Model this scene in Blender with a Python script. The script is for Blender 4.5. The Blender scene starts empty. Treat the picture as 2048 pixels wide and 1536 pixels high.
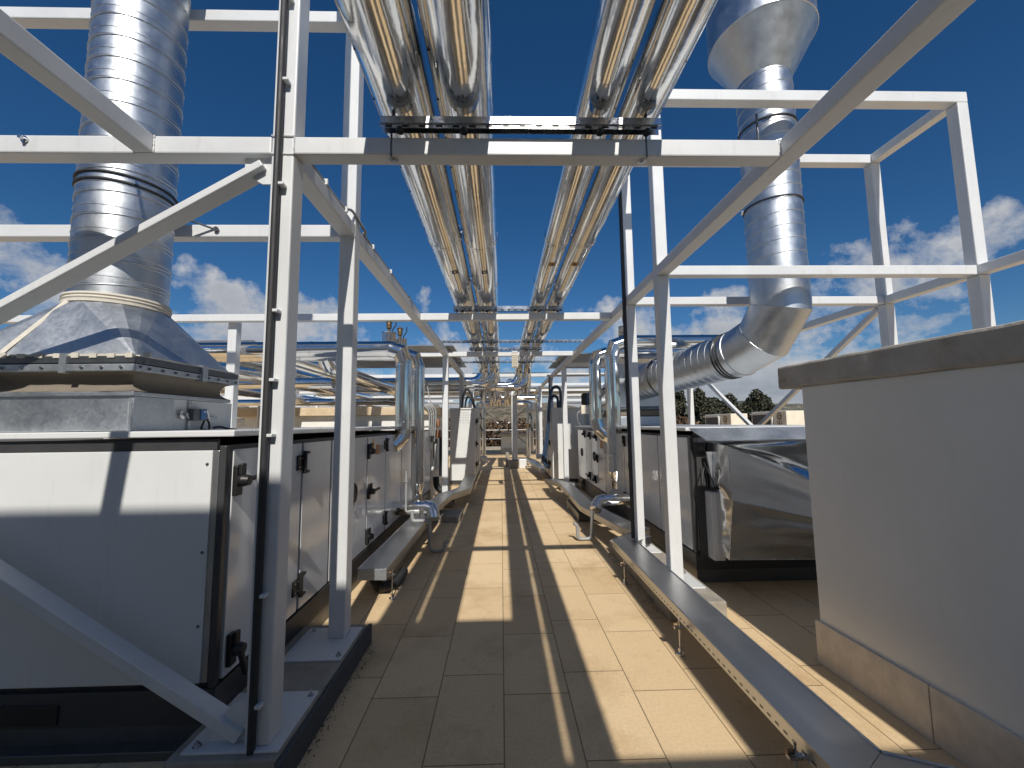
import bpy, bmesh, math, random
from mathutils import Vector, Matrix, noise
random.seed(7)
S = bpy.context.scene
C = S.collection
R = math.radians
V = Vector

# ------------------------------------------------------------------ materials
MATS = {}
def nodes(name):
    m = bpy.data.materials.new(name); m.use_nodes = True
    nt = m.node_tree; b = nt.nodes['Principled BSDF']
    MATS[name] = m
    return m, nt, b
def N(nt, t, **k):
    n = nt.nodes.new(t)
    for a, v in k.items(): setattr(n, a, v)
    return n
def coord(nt, scale=(1,1,1), rot=(0,0,0), world=True):
    if world:
        g = N(nt, 'ShaderNodeNewGeometry'); out = g.outputs['Position']
    else:
        g = N(nt, 'ShaderNodeTexCoord'); out = g.outputs['Object']
    mp = N(nt, 'ShaderNodeMapping'); mp.inputs['Scale'].default_value = scale; mp.inputs['Rotation'].default_value = rot
    nt.links.new(out, mp.inputs['Vector']); return mp.outputs['Vector']
def noise_tex(nt, vec, scale, detail=4, rough=.55):
    n = N(nt, 'ShaderNodeTexNoise'); n.inputs['Scale'].default_value = scale
    n.inputs['Detail'].default_value = detail; n.inputs['Roughness'].default_value = rough
    nt.links.new(vec, n.inputs['Vector']); return n.outputs['Fac']
def ramp(nt, fac, stops):
    r = N(nt, 'ShaderNodeValToRGB'); el = r.color_ramp.elements
    el[0].position, el[0].color = stops[0][0], (*stops[0][1], 1)
    el[1].position, el[1].color = stops[-1][0], (*stops[-1][1], 1)
    for p, c in stops[1:-1]:
        e = el.new(p); e.color = (*c, 1)
    nt.links.new(fac, r.inputs['Fac']); return r.outputs['Color']
def maprange(nt, fac, a, b, c, d):
    m = N(nt, 'ShaderNodeMapRange')
    for i, v in enumerate((a, b, c, d)): m.inputs[i+1].default_value = v
    nt.links.new(fac, m.inputs['Value']); return m.outputs['Result']
def bump(nt, b, h, strength=.2, dist=.01):
    bp = N(nt, 'ShaderNodeBump'); bp.inputs['Strength'].default_value = strength; bp.inputs['Distance'].default_value = dist
    nt.links.new(h, bp.inputs['Height']); nt.links.new(bp.outputs['Normal'], b.inputs['Normal']); return bp
def simple(name, col, rough=.5, metal=0., var=.06, nscale=6., bumpy=0., coat=0., scale=(1,1,1), spec=None):
    m, nt, b = nodes(name)
    v = coord(nt, scale)
    f = noise_tex(nt, v, nscale, 5)
    lo = tuple(max(0, c*(1-var*2)) for c in col); hi = tuple(min(1, c*(1+var)) for c in col)
    nt.links.new(ramp(nt, f, [(.3, lo), (.7, hi)]), b.inputs['Base Color'])
    nt.links.new(maprange(nt, f, .3, .7, rough*.85, min(1, rough*1.15)), b.inputs['Roughness'])
    b.inputs['Metallic'].default_value = metal
    if coat: b.inputs['Coat Weight'].default_value = coat; b.inputs['Coat Roughness'].default_value = .06
    if spec is not None: b.inputs['Specular IOR Level'].default_value = spec
    if bumpy: bump(nt, b, noise_tex(nt, v, nscale*9, 4), bumpy, .004)
    return m

white = simple('white_paint', (.67,.68,.68), .42, var=.03, nscale=3, bumpy=.12)
# faint grime streaks on the painted steel
def grime(m, amt=.25, col=(.36,.33,.28)):
    nt = m.node_tree; b = nt.nodes['Principled BSDF']
    src = b.inputs['Base Color'].links[0].from_socket
    v = coord(nt, (9, 9, 1.2))
    f = noise_tex(nt, v, 2.2, 6, .7)
    mx = N(nt, 'ShaderNodeMix', data_type='RGBA')
    nt.links.new(maprange(nt, f, .56, .78, 0, amt), mx.inputs[0])
    nt.links.new(src, mx.inputs[6]); mx.inputs[7].default_value = (*col, 1)
    nt.links.new(mx.outputs[2], b.inputs['Base Color'])
grime(white, .3)
panel_white = simple('panel_white', (.69,.70,.69), .38, var=.02, nscale=2); grime(panel_white, .18)
panel_gloss = simple('panel_gloss', (.72,.73,.73), .15, var=.03, nscale=1.5, spec=.95); grime(panel_gloss, .12)
bp_nt = panel_gloss.node_tree
bump(bp_nt, bp_nt.nodes['Principled BSDF'], noise_tex(bp_nt, coord(bp_nt, (1,1,1)), 2.2, 2), .10, .03)
rail_grey = simple('aluminium_profile', (.42,.42,.41), .35, .85, nscale=5)
dark_rail = simple('dark_profile', (.05,.05,.052), .4, nscale=5)
black = simple('black_plastic', (.018,.018,.018), .4, nscale=8)
rubber = simple('black_rubber', (.03,.03,.032), .6, nscale=8)
blue_hose = simple('blue_hose', (.03,.06,.11), .35, nscale=8)
blue_lbl = simple('blue_plastic', (.05,.16,.38), .4)
canvas = simple('canvas_cloth', (.20,.17,.135), .85, nscale=10, bumpy=.3)
pvc = simple('grey_pvc', (.30,.31,.31), .4, nscale=6)
steel_dark = simple('dark_galvanised', (.16,.17,.18), .4, .8, nscale=12)
brass = simple('brass', (.22,.15,.08), .45, .7)
copper = simple('brown_actuator', (.28,.13,.06), .5)
redwood = simple('red_oxide', (.22,.08,.05), .6)
yellow = simple('yellow_sign', (.75,.42,.04), .5)
orange = simple('orange_sticker', (.42,.20,.06), .5)
sealant = simple('pale_sealant', (.62,.58,.50), .8, nscale=20, bumpy=.5)
beige = simple('beige_housing', (.74,.68,.55), .5, nscale=4); 
fan_bronze = simple('bronze_disc', (.20,.12,.05), .5)
asphalt = simple('asphalt_membrane', (.075,.08,.085), .85, nscale=14, bumpy=.5)
lampglass = simple('lamp_lens', (.45,.42,.36), .4)

# polished aluminium cladding (pipes)
def metal(name, col, r0, r1, ns, bstr, bscale, bdist=.02, spangle=False):
    m, nt, b = nodes(name)
    v = coord(nt)
    b.inputs['Metallic'].default_value = 1
    f = noise_tex(nt, v, ns, 6, .65)
    nt.links.new(ramp(nt, f, [(.3, tuple(c*.82 for c in col)), (.65, col)]), b.inputs['Base Color'])
    if spangle:
        vo = N(nt, 'ShaderNodeTexVoronoi'); vo.inputs['Scale'].default_value = 55
        nt.links.new(v, vo.inputs['Vector'])
        sp = N(nt, 'ShaderNodeSeparateColor'); nt.links.new(vo.outputs['Color'], sp.inputs[0])
        ml = N(nt, 'ShaderNodeMix', data_type='RGBA', blend_type='MULTIPLY'); ml.inputs[0].default_value = 1
        nt.links.new(b.inputs['Base Color'].links[0].from_socket, ml.inputs[6])
        nt.links.new(ramp(nt, sp.outputs[0], [(0, (.90,.91,.92)), (1, (1,1,1))]), ml.inputs[7])
        nt.links.new(ml.outputs[2], b.inputs['Base Color'])
        ad = N(nt, 'ShaderNodeMath', operation='MULTIPLY_ADD'); nt.links.new(sp.outputs[1], ad.inputs[0]); ad.inputs[1].default_value = .06
        nt.links.new(maprange(nt, f, .3, .7, r0, r1), ad.inputs[2]); nt.links.new(ad.outputs[0], b.inputs['Roughness'])
    else:
        nt.links.new(maprange(nt, f, .35, .75, r0, r1), b.inputs['Roughness'])
    if bstr: bump(nt, b, noise_tex(nt, coord(nt, bscale), 1., 3), bstr, bdist)
    return m
chrome = metal('polished_cladding', (.90,.90,.89), .09, .19, 4, .26, (3,6,3), .010)
chrome2 = metal('polished_cladding_vertical', (.82,.81,.79), .07, .18, 3, .3, (4,4,1.5), .012)
dented = metal('crumpled_sheet', (.74,.75,.77), .12, .20, 2, .12, (2.2,2.2,3.2), .03)
galv = metal('galvanised_sheet', (.60,.63,.66), .38, .52, 4, .03, (5,5,5), .01, spangle=True)
galvd = metal('galvanised_duct', (.58,.61,.64), .36, .50, 7, .07, (5,5,40), .004)
tin = metal('tray_lid', (.60,.61,.62), .32, .44, 1.5, 0, (3,1.2,3), .01)
strut = metal('strut_channel', (.62,.63,.64), .2, .35, 9, 0, (1,1,1))

# plaster, concrete, coping
plaster = simple('plaster', (.79,.78,.73), .9, var=.03, nscale=1.6, bumpy=.35)
grime(plaster, .09, (.45,.42,.36)); 
coping_m, nt, b = nodes('coping_concrete')
v = coord(nt); f = noise_tex(nt, v, 4, 8, .7)
nt.links.new(ramp(nt, f, [(.25, (.27,.235,.19)), (.45, (.43,.40,.35)), (.7, (.54,.51,.46))]), b.inputs['Base Color'])
b.inputs['Roughness'].default_value = .95
bump(nt, b, noise_tex(nt, v, 38, 8, .7), .6, .012)
ochre, nt, b = nodes('ochre_coping')
v = coord(nt); f = noise_tex(nt, v, 8, 8, .7)
nt.links.new(ramp(nt, f, [(.3, (.48,.36,.22)), (.7, (.66,.54,.38))]), b.inputs['Base Color'])
b.inputs['Roughness'].default_value = .95
bump(nt, b, noise_tex(nt, v, 45, 6, .7), .5, .008)
concrete = simple('concrete', (.33,.30,.25), .9, var=.12, nscale=7, bumpy=.5)
skirt_m = simple('tile_skirting', (.66,.60,.51), .75, var=.08, nscale=12, bumpy=.2)

grime(skirt_m, .3, (.30,.24,.17))
# floor tiles: 0.74 x 0.405 m slabs laid lengthwise
tiles, nt, b = nodes('tile_floor')
g = N(nt, 'ShaderNodeNewGeometry')
sx = N(nt, 'ShaderNodeSeparateXYZ'); nt.links.new(g.outputs['Position'], sx.inputs[0])
ax = N(nt, 'ShaderNodeMath', operation='ADD'); nt.links.new(sx.outputs['Y'], ax.inputs[0]); ax.inputs[1].default_value = 0.0
ay = N(nt, 'ShaderNodeMath', operation='ADD'); nt.links.new(sx.outputs['X'], ay.inputs[0]); ay.inputs[1].default_value = 0.0
TILE_X, TILE_Y = ax, ay
cx = N(nt, 'ShaderNodeCombineXYZ'); nt.links.new(ax.outputs[0], cx.inputs[0]); nt.links.new(ay.outputs[0], cx.inputs[1])
br = N(nt, 'ShaderNodeTexBrick'); br.offset = .29; br.offset_frequency = 2; br.squash = 1
br.inputs['Color1'].default_value = (.70,.515,.30,1); br.inputs['Color2'].default_value = (.80,.61,.375,1)
br.inputs['Mortar'].default_value = (.27,.19,.11,1)
br.inputs['Scale'].default_value = 1; br.inputs['Mortar Size'].default_value = .0038; br.inputs['Mortar Smooth'].default_value = .15
br.inputs['Brick Width'].default_value = .738; br.inputs['Row Height'].default_value = .405
nt.links.new(cx.outputs[0], br.inputs['Vector'])
v = coord(nt)
f1 = noise_tex(nt, v, 55, 6, .75); f2 = noise_tex(nt, v, 1.3, 7, .7); f3 = noise_tex(nt, v, 9, 6, .7)
m1 = N(nt, 'ShaderNodeMix', data_type='RGBA', blend_type='MULTIPLY'); m1.inputs[0].default_value = 1
nt.links.new(br.outputs['Color'], m1.inputs[6]); nt.links.new(ramp(nt, f1, [(.25, (.82,.80,.77)), (.7, (1.06,1.06,1.05))]), m1.inputs[7])
m2 = N(nt, 'ShaderNodeMix', data_type='RGBA', blend_type='MULTIPLY'); m2.inputs[0].default_value = 1
nt.links.new(m1.outputs[2], m2.inputs[6]); nt.links.new(ramp(nt, f2, [(.32, (.80,.76,.71)), (.5, (1,1,1)), (.8, (1.05,1.04,1.02))]), m2.inputs[7])
m3 = N(nt, 'ShaderNodeMix', data_type='RGBA', blend_type='MULTIPLY'); m3.inputs[0].default_value = 1
nt.links.new(m2.outputs[2], m3.inputs[6]); nt.links.new(ramp(nt, f3, [(.27, (.74,.69,.62)), (.37, (1,1,1))]), m3.inputs[7])
nt.links.new(m3.outputs[2], b.inputs['Base Color']); b.inputs['Roughness'].default_value = .82
hb = N(nt, 'ShaderNodeMath', operation='MULTIPLY_ADD'); nt.links.new(br.outputs['Fac'], hb.inputs[0]); hb.inputs[1].default_value = -1.5; nt.links.new(f1, hb.inputs[2])
bump(nt, b, hb.outputs[0], .45, .004)

terrain_m = simple('dry_terrain', (.15,.125,.095), .95, var=.25, nscale=.05)
scrub_m, nt, b = nodes('scrub_slope')
v = coord(nt); f = noise_tex(nt, v, .16, 9, .75); f_ = noise_tex(nt, v, .02, 5, .6)
nt.links.new(ramp(nt, f, [(.42, (.055,.055,.035)), (.50, (.14,.115,.08)), (.68, (.26,.21,.155))]), b.inputs['Base Color']); b.inputs['Roughness'].default_value = 1
bump(nt, b, f_, .6, 3)
hill_m, nt, b = nodes('hill_slopes')
v = coord(nt); f = noise_tex(nt, v, .012, 8, .7)
nt.links.new(ramp(nt, f, [(.38, (.05,.065,.05)), (.5, (.10,.10,.07)), (.62, (.32,.27,.21))]), b.inputs['Base Color']); b.inputs['Roughness'].default_value = 1
leaf_d, nt, b = nodes('dark_foliage')
oi = N(nt, 'ShaderNodeNewGeometry'); rnd = oi.outputs['Random Per Island']
nt.links.new(ramp(nt, rnd, [(0, (.018,.024,.012)), (.6, (.045,.05,.028)), (1, (.10,.085,.05))]), b.inputs['Base Color']); b.inputs['Roughness'].default_value = .8
leaf_b, nt, b = nodes('brown_foliage')
oi = N(nt, 'ShaderNodeNewGeometry'); rnd = oi.outputs['Random Per Island']
nt.links.new(ramp(nt, rnd, [(0, (.05,.03,.018)), (.6, (.13,.08,.045)), (1, (.22,.14,.08))]), b.inputs['Base Color']); b.inputs['Roughness'].default_value = .85
bark = simple('bark', (.09,.065,.045), .9)

# ------------------------------------------------------------------ mesh builder
class G:
    def __init__(s): s.bm = bmesh.new()
    def box(s, x0, x1, y0, y1, z0, z1, bev=0, seg=2):
        if x0 > x1: x0, x1 = x1, x0
        if y0 > y1: y0, y1 = y1, y0
        if z0 > z1: z0, z1 = z1, z0
        vs = [s.bm.verts.new((x, y, z)) for x in (x0, x1) for y in (y0, y1) for z in (z0, z1)]
        fs = [s.bm.faces.new([vs[i] for i in q]) for q in ((0,1,3,2),(4,6,7,5),(0,4,5,1),(2,3,7,6),(0,2,6,4),(1,5,7,3))]
        if bev:
            ed = list({e for f in fs for e in f.edges})
            bmesh.ops.bevel(s.bm, geom=ed, offset=bev, segments=seg, affect='EDGES', profile=.5)
        return s
    def bar(s, p0, p1, w, h, up=(0,0,1), bev=0):
        p0, p1 = V(p0), V(p1); d = (p1-p0); L = d.length; d.normalize()
        a = d.cross(V(up)).normalized(); u = a.cross(d).normalized()
        n0 = len(s.bm.verts); b2 = G(); b2.box(-w/2, w/2, 0, L, -h/2, h/2, bev)
        M = Matrix((a, d, u)).transposed().to_4x4(); M.translation = p0
        b2.bm.transform(M); me = bpy.data.meshes.new('t'); b2.bm.to_mesh(me); b2.bm.free(); s.bm.from_mesh(me); bpy.data.meshes.remove(me)
        return s
    def tube(s, pts, r, seg=20, caps=True, smooth=True):
        pts = [V(p) for p in pts]; n = len(pts)
        rs = r if isinstance(r, (list, tuple)) else [r]*n
        dirs = [(pts[i+1]-pts[i]).normalized() for i in range(n-1)]
        up = V((0,0,1)) if abs(dirs[0].z) < .9 else V((1,0,0))
        a = dirs[0].cross(up).normalized(); prev = dirs[0]
        for i in range(n-1):
            d = dirs[i]
            if i: a = (prev.rotation_difference(d) @ a); a = (a - d*a.dot(d)).normalized()
            prev = d; bb = d.cross(a)
            def ring(j):
                out = []
                if j == 0 or j == n-1: nn = d
                else: nn = (dirs[j-1]+dirs[j]).normalized()
                for k in range(seg):
                    t = 2*math.pi*k/seg
                    q = pts[j] + (a*math.cos(t)+bb*math.sin(t))*rs[j]
                    q = q - d*((q-pts[j]).dot(nn)/max(.2, d.dot(nn)))
                    out.append(s.bm.verts.new(q))
                return out
            r0, r1 = ring(i), ring(i+1)
            for k in range(seg):
                f = s.bm.faces.new((r0[k], r0[(k+1)%seg], r1[(k+1)%seg], r1[k])); f.smooth = smooth
            if caps and i == 0: s.bm.faces.new([s.bm.verts.new(v.co) for v in reversed(r0)])
            if caps and i == n-2: s.bm.faces.new([s.bm.verts.new(v.co) for v in r1])
        return s
    def soft(s, pts, r, seg=8, sub=6, caps=True):     # smooth bent cable or hose
        P = [V(p) for p in pts]; out = []
        for i in range(len(P)-1):
            p0 = P[max(0,i-1)]; p1 = P[i]; p2 = P[i+1]; p3 = P[min(len(P)-1,i+2)]
            for k in range(sub):
                t = k/sub
                out.append(.5*((2*p1)+(p2-p0)*t+(2*p0-5*p1+4*p2-p3)*t*t+(3*p1-p0-3*p2+p3)*t**3))
        out.append(P[-1]); return s.tube(out, r, seg, caps)
    def lathe(s, prof, c=(0,0,0), axis=(0,0,1), seg=32, smooth=True):
        c = V(c); ax = V(axis).normalized(); up = V((1,0,0)) if abs(ax.x) < .9 else V((0,1,0))
        a = ax.cross(up).normalized(); bb = ax.cross(a)
        for i in range(len(prof)-1):
            R2 = []
            for (r, z) in prof[i:i+2]:
                R2.append([s.bm.verts.new(c+ax*z+(a*math.cos(2*math.pi*k/seg)+bb*math.sin(2*math.pi*k/seg))*max(r,1e-5)) for k in range(seg)])
            for k in range(seg):
                f = s.bm.faces.new((R2[0][k], R2[0][(k+1)%seg], R2[1][(k+1)%seg], R2[1][k])); f.smooth = smooth
        return s
    def poly(s, pts): s.bm.faces.new([s.bm.verts.new(p) for p in pts]); return s
    def hull8(s, lo, hi):    # two quads (4 points each) joined into a solid
        a = [s.bm.verts.new(p) for p in lo]; b = [s.bm.verts.new(p) for p in hi]
        n = len(a)
        s.bm.faces.new(list(reversed(a))); s.bm.faces.new(b)
        for i in range(n): s.bm.faces.new((a[i], a[(i+1)%n], b[(i+1)%n], b[i]))
        return s
    def out(s, name, mat, parent=None, recalc=True):
        if recalc: bmesh.ops.recalc_face_normals(s.bm, faces=s.bm.faces)
        me = bpy.data.meshes.new(name); s.bm.to_mesh(me); s.bm.free()
        if isinstance(mat, (list, tuple)):
            for q in mat: me.materials.append(q)
        else: me.materials.append(mat)
        o = bpy.data.objects.new(name, me); C.objects.link(o)
        if parent is not None: o.parent = parent; o.matrix_parent_inverse = Matrix.Translation(-parent.location)
        return o
def thing(name, label, cat, loc=(0,0,0), group=None):
    o = bpy.data.objects.new(name, None); C.objects.link(o); o.location = loc; o.empty_display_size = .1
    o['label'] = label; o['category'] = cat
    if group: o['group'] = group
    return o
def tag(o, label, cat, group=None):
    o['label'] = label; o['category'] = cat
    if group: o['group'] = group
    return o
def struct(o): o['kind'] = 'structure'; return o
def B(x0, x1, y0, y1, z0, z1, name, mat, parent=None, bev=.006): return G().box(x0, x1, y0, y1, z0, z1, bev).out(name, mat, parent)

# ------------------------------------------------------------------ camera, light, sky
cam = bpy.data.cameras.new('camera'); co = bpy.data.objects.new('camera', cam); C.objects.link(co); S.camera = co
pitch, yaw, roll = 9.677e-2, 2.697e-2, -1.2014e-2
fw = V((math.sin(yaw), math.cos(yaw), 0)); rt = V((math.cos(yaw), -math.sin(yaw), 0)); up = V((0,0,1))
f2 = fw*math.cos(pitch)+up*math.sin(pitch); u2 = -fw*math.sin(pitch)+up*math.cos(pitch)
r3 = rt*math.cos(roll)+u2*math.sin(roll); u3 = -rt*math.sin(roll)+u2*math.cos(roll)
M = Matrix((r3, u3, -f2)).transposed().to_4x4(); M.translation = (0,0,1.67); co.matrix_world = M
cam.sensor_width = 36; cam.lens = 826.4/2048*36; cam.clip_end = 6000; cam.clip_start = .05

KX, KY = -.105, 1.12                                   # horizontal travel of sunlight per metre of drop
sd = V((KX, KY, -1)).normalized()
sl = bpy.data.lights.new('sun', 'SUN'); so = bpy.data.objects.new('sun', sl); C.objects.link(so)
sl.energy = 4.4; sl.angle = R(.53); sl.color = (1, .95, .87)
so.rotation_euler = sd.to_track_quat('-Z', 'Y').to_euler(); so.location = (2,-10,20)

w = bpy.data.worlds.new('World'); S.world = w; w.use_nodes = True; nt = w.node_tree
bg = nt.nodes['Background']; bg.inputs['Strength'].default_value = .070
sky = N(nt, 'ShaderNodeTexSky', sky_type='NISHITA'); sky.sun_disc = False
sky.sun_elevation = math.atan(1/math.hypot(KX, KY)); sky.sun_rotation = math.atan2(-KX, -KY)
sky.air_density = 1.0; sky.dust_density = .3; sky.ozone_density = 6.5; sky.altitude = 300
tc = N(nt, 'ShaderNodeTexCoord'); gen = tc.outputs['Generated']
sp = N(nt, 'ShaderNodeSeparateXYZ'); nt.links.new(gen, sp.inputs[0])
def math2(op, a, b_=None, c=None):
    m = N(nt, 'ShaderNodeMath', operation=op)
    for i, q in enumerate((a, b_, c)):
        if q is None: continue
        if isinstance(q, (int, float)): m.inputs[i].default_value = q
        else: nt.links.new(q, m.inputs[i])
    return m.outputs[0]
zc = math2('MAXIMUM', sp.outputs['Z'], 0.0)
zz = math2('ADD', zc, .16)
px = math2('DIVIDE', sp.outputs['X'], zz); py = math2('DIVIDE', sp.outputs['Y'], zz)
cv = N(nt, 'ShaderNodeCombineXYZ'); nt.links.new(px, cv.inputs[0]); nt.links.new(py, cv.inputs[1])
n1 = N(nt, 'ShaderNodeTexNoise'); n1.inputs['Scale'].default_value = 1.25; n1.inputs['Detail'].default_value = 10; n1.inputs['Roughness'].default_value = .58
n1.inputs['Distortion'].default_value = .25
nt.links.new(cv.outputs[0], n1.inputs['Vector'])
# fine detail in direction space keeps puffy edges
n2 = N(nt, 'ShaderNodeTexNoise'); n2.inputs['Scale'].default_value = 9; n2.inputs['Detail'].default_value = 9; n2.inputs['Roughness'].default_value = .6
nt.links.new(gen, n2.inputs['Vector'])
n3 = N(nt, 'ShaderNodeTexNoise'); n3.inputs['Scale'].default_value = 26; n3.inputs['Detail'].default_value = 8; n3.inputs['Roughness'].default_value = .65
nt.links.new(gen, n3.inputs['Vector'])
dens = math2('MULTIPLY_ADD', n2.outputs['Fac'], .70, math2('MULTIPLY', n1.outputs['Fac'], .45))
dens = math2('MULTIPLY_ADD', n3.outputs['Fac'], .16, math2('ADD', dens, -.05))
# more cloud towards the horizon, none overhead
el = maprange(nt, sp.outputs['Z'], .0, .36, .21, -.32)
dens = math2('ADD', dens, el)
blobs = [((-.735,.61,.29),.11,.20),((-.53,.80,.26),.13,.20),((-.40,.87,.25),.10,.22),((-.165,.935,.315),.075,.24),
         ((.66,.69,.285),.15,.34),((.78,.56,.30),.07,.24),((.24,.93,.28),.12,.22),((.45,.86,.22),.2,.2),((-.65,.74,.2),.26,.16),((-.2,.95,.22),.2,.14),
         ((-.64,.55,.54),.10,.10)]
for d, rad, amt in blobs:
    d = V(d).normalized()
    dp = N(nt, 'ShaderNodeVectorMath', operation='DISTANCE'); nt.links.new(gen, dp.inputs[0]); dp.inputs[1].default_value = d
    dens = math2('ADD', dens, maprange(nt, dp.outputs['Value'], rad*1.25, 0, 0, amt))
dens = math2('ADD', dens, maprange(nt, sp.outputs['Y'], .1, -.3, 0, -.5))  # unseen sky behind the viewer cleared of cloud to cut fill light
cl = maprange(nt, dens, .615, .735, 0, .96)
# cloud body: lit tops, greyer undersides
shade = math2('ADD', maprange(nt, dens, .62, .95, .32, -.12), math2('MULTIPLY_ADD', n3.outputs['Fac'], .5, math2('MULTIPLY', n2.outputs['Fac'], .5)))
ccol = ramp(nt, shade, [(.40, (3.6,4.1,4.9)), (.66, (6.0,6.3,6.9)), (.95, (9.0,9.1,9.2))])
rr = ccol.node; 
for e in rr.color_ramp.elements: e.color = (e.color[0], e.color[1], e.color[2], 1)
hs = N(nt, 'ShaderNodeHueSaturation'); hs.inputs['Saturation'].default_value = 1.2; hs.inputs['Value'].default_value = 1.0
nt.links.new(sky.outputs[0], hs.inputs['Color'])
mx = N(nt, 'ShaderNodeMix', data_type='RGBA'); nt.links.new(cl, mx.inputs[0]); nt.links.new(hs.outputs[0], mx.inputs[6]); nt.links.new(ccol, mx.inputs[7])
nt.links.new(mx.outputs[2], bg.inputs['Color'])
S.view_settings.view_transform = 'Standard'; S.view_settings.look = 'None'; S.view_settings.exposure = 0; S.view_settings.gamma = 1
try: S.cycles.max_bounces = 8; S.cycles.glossy_bounces = 5; S.cycles.diffuse_bounces = 4
except Exception: pass

# ------------------------------------------------------------------ setting
g_ = G(); g_.box(-32, 40, -10, 27.5, -.4, 0); struct(g_.out('roof_floor', tiles))
g_ = G(); g_.box(-32.25, 40.25, 27.5, 27.85, -.4, .2, .01); o = g_.out('low_parapet', concrete); tag(o, 'low white parapet kerb along the far end of the roof', 'parapet')
g_ = G(); g_.poly([(-3000,-800,-5),(3000,-800,-5),(3000,4000,-5),(-3000,4000,-5)]); struct(g_.out('ground', terrain_m))
def ridge(name, y, h, amp, x0, x1, fr, seed, base=-5, depth=400):
    g = G(); n = 160; rows = 10; grid = []
    for j in range(rows+1):
        t = j/rows; row = []
        for i in range(n+1):
            x = x0+(x1-x0)*i/n
            hh = h + amp*noise.fractal(V((x*fr, seed, 0)), .9, 2.1, 6) + amp*.35*noise.fractal(V((x*fr*3, seed+t*4, 2)), .8, 2.1, 5)*math.sin(math.pi*min(1,t+.05))
            if callable(h): pass
            z = base + (max(hh, 1)-base)*math.sin(t*math.pi/2)
            row.append(g.bm.verts.new((x, y+depth*t, z)))
        grid.append(row)
    for j in range(rows):
        for i in range(n):
            f = g.bm.faces.new((grid[j][i], grid[j][i+1], grid[j+1][i+1], grid[j+1][i])); f.smooth = True
    return struct(g.out(name, hill_m))
ridge('hills', 1500, 62, 60, -3200, 3400, .0011, 3.3)
ridge('distant_hills', 2300, 96, 120, -3500, 4500, .0008, 9.1)
def mound(name, x, y, rad, h):
    g = G(); n = 40; m = 12; grid = []
    for j in range(m+1):
        t = j/m
        grid.append([g.bm.verts.new((x+math.cos(2*math.pi*i/n)*rad*(1-t)*(1+.15*noise.noise(V((i*.4,t*3,1)))), y+math.sin(2*math.pi*i/n)*rad*.7*(1-t), -5+h*(math.sin(t*math.pi/2)**1.3)*(1+.12*noise.noise(V((i*.3,t*5,7)))))) for i in range(n)])
    for j in range(m):
        for i in range(n):
            f = g.bm.faces.new((grid[j][i], grid[j][(i+1)%n], grid[j+1][(i+1)%n], grid[j+1][i])); f.smooth = True
    return struct(g.out(name, scrub_m))
mound('hillside', 12, 330, 130, 24)
mound('hillside', -160, 420, 200, 22)

# unseen blocks added behind camera to throw the broad shadow over the near walkway
t = thing('occluder_block', 'unseen plastered block added behind the viewer, stepped to shade the near walkway', 'building', (-4,-4,0))
B(-12, .70, -6, -2.5, 0, 5.42, 'wall', plaster, t, .02)
B(.705, 3.4, -6, -2.5, 0, 4.07, 'wall', plaster, t, .02)
B(-12.1, .70, -6.1, -2.42, 5.42, 5.5, 'coping', coping_m, t, .01)
B(.705, 3.5, -6.1, -2.42, 4.07, 4.15, 'coping', coping_m, t, .01)

# right-hand plastered wall with coping and tile skirting
t = thing('plaster_wall', 'tall grey plastered wall with rough concrete coping in the right foreground', 'wall', (2.2,2.96,0))
B(2.2, 5.2, -1.4, 2.96, .0, 1.915, 'wall_face', plaster, t, .008)
g_ = G(); g_.box(2.175, 5.37, -1.6, 3.17, 1.915, 2.09, .018, 2)
bmesh.ops.subdivide_edges(g_.bm, edges=[e for e in g_.bm.edges if e.calc_length() > .5], cuts=60, use_grid_fill=True)
for vv in g_.bm.verts:
    q = noise.noise_vector(vv.co*9)*.005 + noise.noise_vector(vv.co*31)*.003; vv.co += q
g_.out('coping', coping_m, t)
WALL = t
for k in range(6):
    y1 = 2.985-k*.74
    B(2.182, 2.2, y1-.735, y1, .0, .285, 'skirting_tile', skirt_m, t, .003)
for k in range(4): B(2.205+k*.74, 2.935+k*.74, 2.96, 2.978, 0, .285, 'skirting_tile', skirt_m, t, .003)

WALL.rotation_euler = (0, 0, R(3.0))
# ------------------------------------------------------------------ steel frames
BT, BZ = 3.25, 3.15
fr = thing('steel_frame', 'white steel gantry of posts and beams straddling the tiled walkway', 'steel frame', (0,5,0))
def post(x0, x1, y0, y1, z0, z1, parent): return B(x0, x1, y0, y1, z0, z1, 'post', white, parent, .009)
post(-1.237, -1.117, 2.15, 2.27, .16, 6.2, fr)
post(-1.252, -1.132, 3.14, 3.26, .16, 5.0, fr)
post(-1.252, -1.132, 8.84, 8.96, .16, BZ, fr)
post(-1.252, -1.132, 12.4, 12.52, .16, BZ, fr)
post(-1.252, -1.132, 17.2, 17.32, .16, BZ, fr)
for y in (10.6, 13.4, 17.2): post(1.585, 1.705, y, y+.12, .16, BZ, fr)
def beam(x0, x1, y0, y1, z0, z1, parent, name='beam'): return B(x0, x1, y0, y1, z0, z1, name, white, parent, .008)
beam(-1.252, -1.134, 2.28, 24, BZ, BT, fr, 'long_beam')
beam(1.587, 1.707, -2.4, 24, BZ, BT, fr, 'long_beam')
beam(-1.116, 1.585, 2.148, 2.248, BZ, BT, fr, 'cross_beam')
for y in (5.76, 8.9, 12.9, 16.1, 18.8, 21.2, 23.6):
    beam(-1.132, 1.585, y, y+.1, BZ, BT, fr, 'cross_beam')
for (x, y) in ((-1.2,3.2),(-1.2,8.9),(1.64,10.66)):
    pass
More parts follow.
